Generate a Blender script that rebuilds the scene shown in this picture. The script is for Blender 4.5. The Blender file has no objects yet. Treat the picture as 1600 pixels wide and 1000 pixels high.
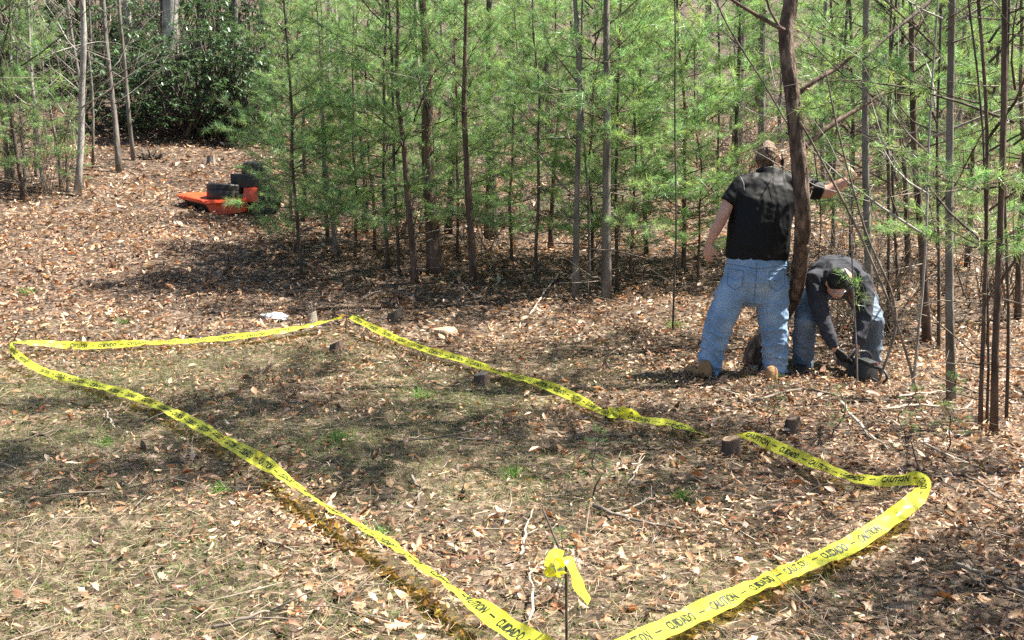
import bpy, bmesh, math, random
import numpy as np
from mathutils import Vector, Quaternion, Matrix, noise

# ------------------------------------------------------------------ camera, world, sun, exposure
scene = bpy.context.scene
COL = scene.collection
R = math.radians
F_PX, PITCH, CAM_H = 1537.0, R(8.5), 1.6
SUN_EL, SUN_AZ = R(60), R(80)            # azimuth from +Y towards +X

cam_data = bpy.data.cameras.new('camera')
cam_data.sensor_width = 36.0
cam_data.lens = 36.0 * F_PX / 1600.0
cam_data.clip_start, cam_data.clip_end = 0.05, 500
cam = bpy.data.objects.new('camera', cam_data)
COL.objects.link(cam)
cam.location = (0, 0, CAM_H)
cam.rotation_euler = (math.pi / 2 - PITCH, 0, 0)
scene.camera = cam

world = bpy.data.worlds.new('World')
scene.world = world
world.use_nodes = True
wn = world.node_tree
wn.nodes.clear()
sky = wn.nodes.new('ShaderNodeTexSky')
sky.sky_type = 'NISHITA'
sky.sun_disc = False
sky.sun_elevation = SUN_EL
sky.sun_rotation = SUN_AZ
bg = wn.nodes.new('ShaderNodeBackground')
bg.inputs['Strength'].default_value = 0.052
wo = wn.nodes.new('ShaderNodeOutputWorld')
wn.links.new(sky.outputs[0], bg.inputs[0])
wn.links.new(bg.outputs[0], wo.inputs[0])

sun_data = bpy.data.lights.new('sun', 'SUN')
sun_data.energy = 5.0
sun_data.angle = R(0.5)
sun_data.color = (1.0, 0.94, 0.83)
sun = bpy.data.objects.new('sun', sun_data)
COL.objects.link(sun)
sun_dir = Vector((math.sin(SUN_AZ) * math.cos(SUN_EL), math.cos(SUN_AZ) * math.cos(SUN_EL), math.sin(SUN_EL)))
sun.rotation_euler = sun_dir.to_track_quat('Z', 'Y').to_euler()
sun.location = sun_dir * 60

scene.view_settings.view_transform = 'Standard'
scene.view_settings.look = 'None'
scene.view_settings.exposure = 1.85
scene.view_settings.gamma = 1.0
scene.render.engine = 'CYCLES'
cy = scene.cycles
cy.max_bounces = 4
cy.diffuse_bounces = 2
cy.use_adaptive_sampling = True
cy.adaptive_threshold = 0.018
cy.glossy_bounces = 2
cy.transmission_bounces = 2
cy.transparent_max_bounces = 8
cy.caustics_reflective = cy.caustics_refractive = False
cy.sample_clamp_indirect = 4
cy.use_denoising = False

rng = np.random.default_rng(7)
random.seed(7)

# ------------------------------------------------------------------ terrain and pixel helpers
def tz(x, y):
    """ground height"""
    x = np.asarray(x, float); y = np.asarray(y, float)
    def ramp(y0, w, s):                       # softplus ramp
        t = (y - y0) / w
        return s * w * np.logaddexp(0, t)
    z = ramp(8.6, 0.7, 0.185) + ramp(24, 3.0, 0.12)
    z = z - ramp(60, 8.0, 0.25)
    z = z + 0.018 * np.sin(1.9 * x + 0.7 * y) + 0.014 * np.sin(-1.1 * x + 2.3 * y + 1.0) + 0.01 * np.sin(4.1 * x + 3.3 * y)
    far = np.clip((y - 9) / 8, 0, 1)
    z = z + far * (0.10 * np.sin(0.55 * x + 0.4 * y) + 0.06 * np.sin(1.3 * x - 0.5 * y + 2.0))
    z = z + np.clip((-x - 9) / 10, 0, 3) * far * 0.3
    return z

def tzf(x, y):
    return float(tz(x, y))

cp, sp = math.cos(PITCH), math.sin(PITCH)
CAMV = Vector((0, 0, CAM_H))
def ray(px, py):
    a, b = (px - 800) / F_PX, (500 - py) / F_PX
    return Vector((a, cp + b * sp, -sp + b * cp))

def at(px, py, h=0.0):
    """point h above the ground seen at photo pixel (px, py)"""
    d = ray(px, py)
    lo, t = 0.5, 0.5
    while t < 80:
        p = CAMV + d * t
        if p.z < tzf(p.x, p.y) + h:
            break
        lo = t
        t += 0.08
    hi = t
    for _ in range(25):
        m = (lo + hi) / 2
        p = CAMV + d * m
        if p.z < tzf(p.x, p.y) + h: hi = m
        else: lo = m
    return CAMV + d * hi

def P(px, py, Y):
    """point at world depth Y seen at photo pixel (px, py)"""
    d = ray(px, py)
    return CAMV + d * (Y / d.y)

# ------------------------------------------------------------------ materials
def new_mat(name):
    m = bpy.data.materials.new(name)
    m.use_nodes = True
    nt = m.node_tree
    nt.nodes.clear()
    out = nt.nodes.new('ShaderNodeOutputMaterial')
    return m, nt, out

def noise_mat(name, c1, c2, scale=8, rough=0.8, bump=0.0, bscale=None, stretch=(1, 1, 1), spec=0.3, c3=None, detail=4, metallic=0.0, bdist=0.02):
    m, nt, out = new_mat(name)
    N = nt.nodes
    pb = N.new('ShaderNodeBsdfPrincipled')
    tc = N.new('ShaderNodeTexCoord')
    mp = N.new('ShaderNodeMapping')
    mp.inputs['Scale'].default_value = stretch
    nt.links.new(tc.outputs['Object'], mp.inputs[0])
    nz = N.new('ShaderNodeTexNoise')
    nz.inputs['Scale'].default_value = scale
    nz.inputs['Detail'].default_value = detail
    nt.links.new(mp.outputs[0], nz.inputs['Vector'])
    cr = N.new('ShaderNodeValToRGB')
    cr.color_ramp.elements[0].position = 0.32
    cr.color_ramp.elements[1].position = 0.68
    cr.color_ramp.elements[0].color = (*c1, 1)
    cr.color_ramp.elements[1].color = (*c2, 1)
    if c3:
        e = cr.color_ramp.elements.new(0.5); e.color = (*c3, 1)
    nt.links.new(nz.outputs['Fac'], cr.inputs[0])
    nt.links.new(cr.outputs[0], pb.inputs['Base Color'])
    pb.inputs['Roughness'].default_value = rough
    pb.inputs['Specular IOR Level'].default_value = spec
    pb.inputs['Metallic'].default_value = metallic
    if bump:
        n2 = N.new('ShaderNodeTexNoise')
        n2.inputs['Scale'].default_value = bscale or scale * 3
        n2.inputs['Detail'].default_value = 5
        nt.links.new(mp.outputs[0], n2.inputs['Vector'])
        bp = N.new('ShaderNodeBump')
        bp.inputs['Strength'].default_value = bump
        bp.inputs['Distance'].default_value = bdist
        nt.links.new(n2.outputs['Fac'], bp.inputs['Height'])
        nt.links.new(bp.outputs[0], pb.inputs['Normal'])
    nt.links.new(pb.outputs[0], out.inputs[0])
    return m

def foliage_mat(name, transl=0.35, rough=0.5, spec=0.3, tint=(1.1, 1.15, 0.6)):
    """colour comes from the 'col' attribute of each leaf or needle"""
    m, nt, out = new_mat(name)
    N = nt.nodes
    at_ = N.new('ShaderNodeAttribute'); at_.attribute_name = 'col'
    pb = N.new('ShaderNodeBsdfPrincipled')
    pb.inputs['Roughness'].default_value = rough
    pb.inputs['Specular IOR Level'].default_value = spec
    tr = N.new('ShaderNodeBsdfTranslucent')
    mul = N.new('ShaderNodeMix'); mul.data_type = 'RGBA'; mul.blend_type = 'MULTIPLY'
    mul.inputs['Factor'].default_value = 1.0
    mul.inputs['B'].default_value = (*tint, 1)
    nt.links.new(at_.outputs['Color'], mul.inputs['A'])
    nt.links.new(mul.outputs['Result'], tr.inputs['Color'])
    nt.links.new(at_.outputs['Color'], pb.inputs['Base Color'])
    mx = N.new('ShaderNodeMixShader'); mx.inputs[0].default_value = transl
    nt.links.new(pb.outputs[0], mx.inputs[1]); nt.links.new(tr.outputs[0], mx.inputs[2])
    nt.links.new(mx.outputs[0], out.inputs[0])
    return m

M = {}
M['needle'] = foliage_mat('pine_needle', 0.5, 0.36, 0.55, (1.28, 1.38, 0.72))
M['litter'] = foliage_mat('dry_leaf', 0.2, 0.42, 0.5, (1.1, 0.95, 0.75))
M['grass'] = foliage_mat('grass_blade', 0.35, 0.5, 0.3)
M['rhodo'] = foliage_mat('glossy_leaf', 0.15, 0.32, 0.8)
M['bark_brown'] = noise_mat('bark_brown', (.055, .036, .026), (.19, .13, .10), 14, .9, .8, 30, (1, 1, .25))
M['bark_grey'] = noise_mat('bark_grey', (.10, .085, .07), (.27, .245, .215), 10, .9, .7, 30, (1, 1, .3))
M['bark_pale'] = noise_mat('bark_pale', (.20, .185, .165), (.46, .43, .39), 7, .85, .5, 25, (1, 1, .5))
M['bark_dark'] = noise_mat('bark_dark', (.05, .04, .032), (.14, .115, .092), 14, .9, .8, 30, (1, 1, .3))
M['bark_red'] = noise_mat('bark_red', (.05, .036, .028), (.27, .20, .155), 22, .95, 1.0, 60, (1, 1, .3), c3=(.125, .086, .065), detail=8)
M['twig'] = noise_mat('dead_twig', (.10, .08, .06), (.28, .235, .19), 9, .9)
M['twig_pale'] = noise_mat('pale_twig', (.32, .27, .21), (.55, .48, .39), 9, .85)
M['cutwood'] = noise_mat('cut_wood', (.22, .14, .085), (.46, .33, .22), 25, .8, .3)
def ground_mat():
    m, nt, out = new_mat('forest_floor')
    N, Lk = nt.nodes, nt.links
    tc = N.new('ShaderNodeTexCoord')
    nz = N.new('ShaderNodeTexNoise'); nz.inputs['Scale'].default_value = 9; nz.inputs['Detail'].default_value = 6
    Lk.new(tc.outputs['Object'], nz.inputs['Vector'])
    wv = N.new('ShaderNodeMix'); wv.data_type = 'RGBA'; wv.inputs['Factor'].default_value = .12
    Lk.new(tc.outputs['Object'], wv.inputs['A']); Lk.new(nz.outputs['Color'], wv.inputs['B'])
    vo = N.new('ShaderNodeTexVoronoi'); vo.inputs['Scale'].default_value = 30
    Lk.new(wv.outputs['Result'], vo.inputs['Vector'])
    sep = N.new('ShaderNodeSeparateColor'); Lk.new(vo.outputs['Color'], sep.inputs[0])
    cr = N.new('ShaderNodeValToRGB')
    els = cr.color_ramp.elements
    els[0].position = 0; els[0].color = (.03, .021, .015, 1)
    els[1].position = 1; els[1].color = (.30, .235, .175, 1)
    for p, c in ((.3, (.07, .047, .033)), (.6, (.14, .096, .067)), (.85, (.21, .15, .108))):
        e = els.new(p); e.color = (*c, 1)
    Lk.new(sep.outputs[0], cr.inputs[0])
    n2 = N.new('ShaderNodeTexNoise'); n2.inputs['Scale'].default_value = 1.3; n2.inputs['Detail'].default_value = 8
    Lk.new(tc.outputs['Object'], n2.inputs['Vector'])
    mr = N.new('ShaderNodeMapRange'); mr.inputs['From Min'].default_value = .3; mr.inputs['From Max'].default_value = .7; mr.inputs['To Min'].default_value = .45; mr.inputs['To Max'].default_value = 1.05
    Lk.new(n2.outputs['Fac'], mr.inputs[0])
    mul = N.new('ShaderNodeMix'); mul.data_type = 'RGBA'; mul.blend_type = 'MULTIPLY'; mul.inputs['Factor'].default_value = 1
    Lk.new(cr.outputs[0], mul.inputs['A']); Lk.new(mr.outputs[0], mul.inputs['B'])
    pb = N.new('ShaderNodeBsdfPrincipled'); pb.inputs['Roughness'].default_value = .85; pb.inputs['Specular IOR Level'].default_value = .25
    Lk.new(mul.outputs['Result'], pb.inputs['Base Color'])
    bp = N.new('ShaderNodeBump'); bp.inputs['Strength'].default_value = 1; bp.inputs['Distance'].default_value = .03
    Lk.new(sep.outputs[1], bp.inputs['Height']); Lk.new(bp.outputs[0], pb.inputs['Normal'])
    Lk.new(pb.outputs[0], out.inputs[0])
    return m
M['ground'] = ground_mat()

# ------------------------------------------------------------------ mesh helpers
def mesh_np(name, V, F, col=None, smooth=False):
    """V (n,3); F (m,k) with one k"""
    V = np.asarray(V, np.float32); F = np.asarray(F, np.int32)
    me = bpy.data.meshes.new(name)
    k = F.shape[1]
    me.vertices.add(len(V)); me.vertices.foreach_set('co', V.ravel())
    me.loops.add(F.size); me.loops.foreach_set('vertex_index', F.ravel())
    me.polygons.add(len(F))
    me.polygons.foreach_set('loop_start', np.arange(0, F.size, k, dtype=np.int32))
    me.polygons.foreach_set('loop_total', np.full(len(F), k, np.int32))
    if smooth:
        me.polygons.foreach_set('use_smooth', np.ones(len(F), bool))
    me.update(calc_edges=True)
    if col is not None:
        a = me.color_attributes.new('col', 'FLOAT_COLOR', 'POINT')
        c = np.ones((len(V), 4), np.float32); c[:, :3] = col
        a.data.foreach_set('color', c.ravel())
    return me

def link(name, me, mat=None, parent=None, loc=None):
    o = bpy.data.objects.new(name, me)
    COL.objects.link(o)
    if mat is not None and me is not None and len(me.materials) == 0:
        me.materials.append(mat)
    if parent is not None: o.parent = parent
    if loc is not None: o.location = loc
    return o

def tag(o, label, cat, group=None):
    o['label'] = label; o['category'] = cat
    if group: o['group'] = group
    return o

def kind(o, k):
    o['kind'] = k
    return o

def empty(name, loc, label, cat, group=None):
    o = link(name, None, loc=loc)
    o.empty_display_size = 0.1
    return tag(o, label, cat, group)

class MB:
    """collects quads of tubes"""
    def __init__(self): self.V = []; self.F = []; self.n = 0
    def add(self, V, F):
        self.V.append(np.asarray(V, float)); self.F.append(np.asarray(F, int) + self.n); self.n += len(V)
    def tube(self, pts, rad, sides=5, side=None, jit=0.0):
        pts = np.asarray([tuple(p) for p in pts], float); n = len(pts)
        rad = np.broadcast_to(np.asarray(rad, float), (n,)) if np.ndim(rad) < 2 else np.asarray(rad, float)
        T = np.gradient(pts, axis=0); T /= np.linalg.norm(T, axis=1)[:, None] + 1e-9
        ref = np.array(side if side is not None else ([1, 0, 0] if abs(T[0, 0]) < .8 else [0, 1, 0]), float)
        S = ref - (T @ ref)[:, None] * T; S /= np.linalg.norm(S, axis=1)[:, None] + 1e-9
        B = np.cross(T, S)
        a = np.linspace(0, 2 * np.pi, sides, endpoint=False)
        if rad.ndim == 1: rx = ry = rad
        else: rx, ry = rad[:, 0], rad[:, 1]
        w = 1 + (rng.uniform(-jit, jit, (n, sides)) if jit else 0)
        ring = (pts[:, None] + S[:, None] * (rx[:, None] * np.cos(a) * w)[..., None] + B[:, None] * (ry[:, None] * np.sin(a) * w)[..., None])
        V = ring.reshape(-1, 3)
        i, j = np.meshgrid(np.arange(n - 1), np.arange(sides), indexing='ij')
        j2 = (j + 1) % sides
        F = np.stack([i * sides + j, i * sides + j2, (i + 1) * sides + j2, (i + 1) * sides + j], -1).reshape(-1, 4)
        V = np.vstack([V, pts[0], pts[-1]])
        c0, c1 = n * sides, n * sides + 1
        e = (n - 1) * sides
        jj = np.arange(sides); jn = (jj + 1) % sides
        F0 = np.stack([jn, jj, np.full(sides, c0), np.full(sides, c0)], -1)
        F1 = np.stack([e + jj, e + jn, np.full(sides, c1), np.full(sides, c1)], -1)
        self.add(V, np.vstack([F, F0, F1]))
    def mesh(self, name, smooth=True):
        V = np.vstack(self.V); F = np.vstack(self.F)
        me = bpy.data.meshes.new(name)
        tri = F[:, 2] == F[:, 3]
        tot = np.where(tri, 3, 4).astype(np.int32)
        start = np.concatenate([[0], np.cumsum(tot)[:-1]]).astype(np.int32)
        mask = np.ones(F.shape, bool); mask[tri, 3] = False
        idx = F[mask].astype(np.int32)
        me.vertices.add(len(V)); me.vertices.foreach_set('co', V.astype(np.float32).ravel())
        me.loops.add(len(idx)); me.loops.foreach_set('vertex_index', idx)
        me.polygons.add(len(F)); me.polygons.foreach_set('loop_start', start); me.polygons.foreach_set('loop_total', tot)
        if smooth: me.polygons.foreach_set('use_smooth', np.ones(len(F), bool))
        me.update(calc_edges=True)
        return me

def bm_box(bm, c, s, rot=None, bevel=0.0, taper=None):
    """box into bm; taper=(tx,ty) scales the top"""
    r = bmesh.ops.create_cube(bm, size=1.0)
    vs = r['verts']
    for v in vs:
        x, y, z = v.co.x * s[0], v.co.y * s[1], v.co.z * s[2]
        if taper and z > 0: x *= taper[0]; y *= taper[1]
        v.co = (x, y, z)
    if bevel:
        es = list({e for v in vs for e in v.link_edges})
        q = bmesh.ops.bevel(bm, geom=es, offset=bevel, segments=2, affect='EDGES', profile=.7)
        vs = list({v for f in q['faces'] for v in f.verts} | {v for v in vs if v.is_valid})
    mt = Matrix.Translation(Vector(c)) @ (rot.to_matrix().to_4x4() if rot is not None else Matrix())
    bmesh.ops.transform(bm, matrix=mt, verts=vs)
    return vs

def bm_lathe(bm, prof, seg=24, axis='Z', loc=(0, 0, 0), rot=None):
    """prof: list of (r, h); closed at ends"""
    rings = []
    mt = Matrix.Translation(Vector(loc)) @ (rot.to_matrix().to_4x4() if rot is not None else Matrix())
    for r, h in prof:
        rings.append([bm.verts.new(mt @ Vector((r * math.cos(2 * math.pi * i / seg), r * math.sin(2 * math.pi * i / seg), h))) for i in range(seg)])
    for a, b in zip(rings, rings[1:]):
        for i in range(seg):
            bm.faces.new((a[i], a[(i + 1) % seg], b[(i + 1) % seg], b[i]))
    if prof[0][0] > 1e-4: bm.faces.new(list(reversed(rings[0])))
    if prof[-1][0] > 1e-4: bm.faces.new(rings[-1])

def bm_obj(name, bm, mat, parent=None, smooth=True, loc=None):
    bmesh.ops.recalc_face_normals(bm, faces=bm.faces)
    me = bpy.data.meshes.new(name)
    bm.to_mesh(me); bm.free()
    if smooth:
        me.polygons.foreach_set('use_smooth', np.ones(len(me.polygons), bool))
        try: me.set_sharp_from_angle(angle=R(40))
        except Exception: pass
    return link(name, me, mat, parent, loc)

def align(d, yaw=0.0):
    return Vector((0, 0, 1)).rotation_difference(Vector(d).normalized()) @ Quaternion((0, 0, 1), yaw)

# ------------------------------------------------------------------ the ground
def make_ground():
    xs = np.concatenate([np.linspace(-60, -12, 30)[:-1], np.linspace(-12, 12, 220)[:-1], np.linspace(12, 60, 30)])
    ys = np.concatenate([np.linspace(-30, 1, 16)[:-1], np.linspace(1, 16, 200)[:-1], np.linspace(16, 90, 90)])
    X, Y = np.meshgrid(xs, ys)
    Z = tz(X, Y)
    near = (np.abs(X) < 12) & (Y > 1) & (Y < 16)
    Z = Z + near * rng.normal(0, 0.006, Z.shape)
    V = np.stack([X, Y, Z], -1).reshape(-1, 3)
    nx, ny = len(xs), len(ys)
    i, j = np.meshgrid(np.arange(ny - 1), np.arange(nx - 1), indexing='ij')
    a = i * nx + j
    Fq = np.stack([a, a + 1, a + nx + 1, a + nx], -1).reshape(-1, 4)
    o = link('ground', mesh_np('ground', V, Fq, smooth=True), M['ground'])
    o['label'] = 'leaf covered forest floor rising into a wooded slope'
    return kind(o, 'structure')
ground = make_ground()

# ------------------------------------------------------------------ scatter: leaves, straw, grass
def rot_mats(yaw, tilt, tdir):
    """tilt about a horizontal axis at angle tdir after yaw"""
    c, s = np.cos(yaw), np.sin(yaw)
    Z = np.zeros((len(yaw), 3, 3)); Z[:, 0, 0] = c; Z[:, 0, 1] = -s; Z[:, 1, 0] = s; Z[:, 1, 1] = c; Z[:, 2, 2] = 1
    ax = np.stack([np.cos(tdir), np.sin(tdir), np.zeros_like(tdir)], -1)
    ct, st = np.cos(tilt), np.sin(tilt)
    K = np.zeros((len(yaw), 3, 3))
    K[:, 0, 1] = -ax[:, 2]; K[:, 0, 2] = ax[:, 1]; K[:, 1, 0] = ax[:, 2]; K[:, 1, 2] = -ax[:, 0]; K[:, 2, 0] = -ax[:, 1]; K[:, 2, 1] = ax[:, 0]
    Rm = np.eye(3) + st[:, None, None] * K + (1 - ct)[:, None, None] * (K @ K)
    return Rm @ Z

def leaf_template(curl, lob):
    """oak-like leaf about 1 long; returns V, F(tri)"""
    L = np.array([[0, -.5], [.12, -.3], [.26, -.18], [.17, -.02], [.34, .14], [.2, .24], [.2, .4], [0, .52]])
    if not lob:
        L = np.array([[0, -.5], [.12, -.36], [.22, -.15], [.26, .05], [.21, .24], [.12, .4], [.05, .48], [0, .55]])
    right = L; left = L[1:-1] * [-1, 1]
    mid = np.array([[0, -.2], [0, .12], [0, .34]])
    V2 = np.vstack([right, left, mid])              # 8 + 6 + 3
    z = curl[0] * (np.abs(V2[:, 0]) * 2) ** 1.5 + curl[1] * V2[:, 1] ** 2 + curl[2] * V2[:, 0] * V2[:, 1] * 2
    V = np.column_stack([V2, z])
    F = []
    m0, m1, m2 = 14, 15, 16
    for r in ([0, 1, 2, 3, 4, 5, 6, 7], [0, 8, 9, 10, 11, 12, 13, 7]):
        f = [(r[0], r[1], m0), (r[1], r[2], m0), (r[2], r[3], m0), (r[3], m1, m0), (r[3], r[4], m1), (r[4], r[5], m1), (r[5], m2, m1), (r[5], r[6], m2), (r[6], r[7], m2)]
        if r[1] == 8: f = [(a, c, b) for a, b, c in f]
        F += f
    return V, np.array(F)

def leaf_small(curl):
    V2 = np.array([[0, -.5], [.22, -.12], [.2, .2], [0, .52], [-.2, .2], [-.22, -.12], [0, .05]])
    z = curl[0] * (np.abs(V2[:, 0]) * 2) ** 1.4 + curl[1] * V2[:, 1] ** 2 + curl[2] * V2[:, 0] * V2[:, 1] * 2
    return np.column_stack([V2, z]), np.array([(0, 1, 6), (1, 2, 6), (2, 3, 6), (3, 4, 6), (4, 5, 6), (5, 0, 6)])

LEAF_COLS = np.array([(.62, .45, .33), (.50, .34, .23), (.38, .24, .155), (.27, .16, .10), (.70, .57, .46), (.16, .095, .065), (.50, .44, .38), (.46, .20, .09), (.57, .36, .24)])
LEAF_P = np.array([.11, .15, .19, .19, .06, .16, .04, .04, .06])
def leaf_colors(n):
    c = LEAF_COLS[rng.choice(len(LEAF_COLS), n, p=LEAF_P)]
    return np.clip(c * [.99, .925, .82] * rng.uniform(.65, 1.25, (n, 1)) * rng.uniform(.95, 1.05, (n, 3)), .02, .8)

def scatter(templates, pos, size, tilt_sd, cols, squash=None, tmax=1.4):
    n = len(pos)
    which = rng.integers(0, len(templates), n)
    Rm = rot_mats(rng.uniform(0, 2 * np.pi, n), np.clip(np.abs(rng.normal(0, tilt_sd, n)), 0, tmax), rng.uniform(0, 2 * np.pi, n))
    Vs, Fs, Cs = [], [], []
    off = 0
    for k, (tv, tf) in enumerate(templates):
        s = which == k
        m = s.sum()
        if not m: continue
        v = tv[None] * size[s][:, None, None]
        if squash is not None: v = v * np.stack([squash[s], np.ones(m), np.ones(m)], -1)[:, None]
        v = np.einsum('nij,nkj->nki', Rm[s], v) + pos[s][:, None]
        f = tf[None] + (np.arange(m) * len(tv))[:, None, None] + off
        Vs.append(v.reshape(-1, 3)); Fs.append(f.reshape(-1, 3)); Cs.append(np.repeat(cols[s], len(tv), axis=0))
        off += m * len(tv)
    return np.vstack(Vs), np.vstack(Fs), np.vstack(Cs)

def patchy(x, y, f=1.0, ph=0.0):
    return .5 + .25 * np.sin(f * 1.3 * x + ph + 1.7 * np.sin(f * .8 * y)) + .25 * np.sin(f * 1.7 * y - ph + 1.3 * np.sin(f * 1.1 * x + 2))

def grassy(x, y):
    """how much the old grass shows through the leaves: mostly on the left"""
    g = np.clip((-x * .42 - (y - 5) * .03 + .78), 0, 1) * np.clip((9.5 - y) / 2, 0, 1)
    return np.clip(g * (.3 + 1.0 * patchy(x, y, 1.6, 1)), 0, 1)

def make_litter():
    tl = [leaf_template((rng.uniform(-.5, .7), rng.uniform(-.6, .8), rng.uniform(-.6, .6)), i % 3 != 0) for i in range(10)]
    ts = [leaf_small((rng.uniform(-.5, .8), rng.uniform(-.6, .9), rng.uniform(-.6, .6))) for i in range(10)]
    def zone(y0, y1, hw, dens, s0, s1, temp, zmax, tilt):
        n = int((y1 - y0) * 2 * hw * dens)
        x = rng.uniform(-hw, hw, n); y = rng.uniform(y0, y1, n)
        keep = rng.uniform(0, 1, n) > .72 * grassy(x, y) + .3 * (1 - patchy(x, y, 3.1, 7))
        x, y = x[keep], y[keep]; n = len(x)
        z = tz(x, y) + rng.uniform(0.002, zmax, n)
        size = np.clip(s0 * .55 + (s1 - s0) * rng.gamma(1.6, .30, n), s0 * .5, s1 * 1.35)
        cl = leaf_colors(n) * (.72 + .6 * patchy(x, y, 2.3, 3) * patchy(x, y, .9, 5) ** .5)[:, None] * np.where(rng.random(n) < .07, 1.4, 1)[:, None]
        return scatter(temp, np.stack([x, y, z], -1), size, tilt, np.clip(cl, .015, .75), rng.uniform(.3, 1.1, n))
    parts = [zone(1.8, 3.9, 3.6, 1600, .022, .06, tl, .035, .6),
             zone(3.9, 4.8, 4.2, 2000, .022, .062, ts, .035, .6),
             zone(4.8, 8.6, 6.5, 1250, .026, .07, ts, .04, .62),
             zone(8.6, 14, 10, 520, .045, .10, ts, .05, .65),
             zone(14, 24, 14, 170, .07, .14, ts, .06, .6)]
    offs = np.cumsum([0] + [len(p[0]) for p in parts])
    merged = (np.vstack([p[0] for p in parts]), np.vstack([p[1] + q for p, q in zip(parts, offs)]), np.vstack([p[2] for p in parts]))
    for V, Fc, C in [merged]:
        o = link('leaf_litter', mesh_np('leaf_litter', V, Fc, C), M['litter'])
        kind(o, 'stuff'); o['label'] = 'dry brown and tan fallen leaves carpeting the forest floor'; o['category'] = 'leaf litter'
    # the nearest leaves one by one, as pieces of the ground
    meshes = []
    for i in range(24):
        V, Fc = tl[i % 10]
        c = leaf_colors(1)[0]
        meshes.append(mesh_np('fallen_leaf', V * [1, 1, 1], Fc, np.repeat(c[None], len(V), 0)))
        meshes[-1].materials.append(M['litter'])
    for i in range(300):
        y = 3.0 + 2.6 * rng.random() ** 1.3
        x = rng.uniform(-.56, .56) * y
        o = link('fallen_leaf', meshes[i % 24], parent=ground)
        o.location = (x, y, tzf(x, y) + rng.uniform(.03, .05))
        s = rng.uniform(.035, .07)
        o.scale = (s * rng.uniform(.7, 1.1), s, s)
        o.rotation_euler = (rng.normal(0, .4), rng.normal(0, .4), rng.uniform(0, 6.28))
make_litter()

def blades(pos, d, length, width, cols, bend):
    """two-segment blades: pos, unit dirs d, per-blade length/width; bend = world offset of the tip"""
    n = len(pos)
    side = np.cross(d, rng.normal(0, 1, (n, 3))); side /= np.linalg.norm(side, axis=1)[:, None] + 1e-9
    w = side * width[:, None]
    mid = pos + d * (length * .55)[:, None] + bend * .3
    tip = pos + d * length[:, None] + bend
    V = np.stack([pos - w, pos + w, mid - w * .8, mid + w * .8, tip], 1).reshape(-1, 3)
    b = (np.arange(n) * 5)[:, None, None]
    Fq = (np.array([[0, 1, 3], [0, 3, 2], [2, 3, 4]])[None] + b).reshape(-1, 3)
    return V, Fq, np.repeat(cols, 5, axis=0)

def make_grass():
    n = 380000
    x = rng.uniform(-6.5, 4.5, n); y = rng.uniform(2.2, 9.8, n)
    p = grassy(x, y) * .9 + .03
    k = rng.random(n) < p
    x, y = x[k], y[k]; n = len(x)
    pos = np.stack([x, y, tz(x, y) + .005], -1)
    d = rng.normal(0, .55, (n, 3)); d[:, 2] = np.abs(rng.normal(.55, .35, n)); d /= np.linalg.norm(d, axis=1)[:, None]
    L = rng.uniform(.025, .07, n)
    bend = rng.normal(0, .02, (n, 3)); bend[:, 2] = -np.abs(bend[:, 2])
    green = rng.random(n) < (.32 + .65 * patchy(x, y, 2.1, 4))
    c = np.where(green[:, None], np.array([.15, .195, .07]) * rng.uniform(.6, 1.5, (n, 1)), np.array([.40, .345, .23]) * rng.uniform(.4, 1.1, (n, 1)))
    V, Fq, C = blades(pos, d, L, rng.uniform(.0009, .0019, n), c, bend)
    o = kind(link('grass', mesh_np('grass', V, Fq, C), M['grass']), 'stuff')
    o['label'] = 'thin faded grass showing between the leaves in the clearing'; o['category'] = 'grass'
    # straw: dead needles and broken stalks lying about
    n = 70000
    y = 2.2 + 9 * rng.random(n) ** 1.4; x = rng.uniform(-.75, .75, n) * (y + 1)
    pos = np.stack([x, y, tz(x, y) + rng.uniform(.012, .045, n)], -1)
    a = rng.uniform(0, 6.28, n)
    d = np.stack([np.cos(a), np.sin(a), rng.normal(0, .22, n)], -1)
    L = rng.uniform(.025, .10, n)
    c = np.array([.48, .36, .24]) * rng.uniform(.4, 1.3, (n, 1)) * rng.uniform(.94, 1.06, (n, 3))
    V, Fq, C = blades(pos, d, L, rng.uniform(.0005, .0011, n), c, rng.normal(0, .008, (n, 3)))
    o = kind(link('straw_litter', mesh_np('straw_litter', V, Fq, C), M['litter']), 'stuff')
    o['label'] = 'dead pine needles and broken straw strewn over the leaves'; o['category'] = 'straw'
make_grass()

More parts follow.
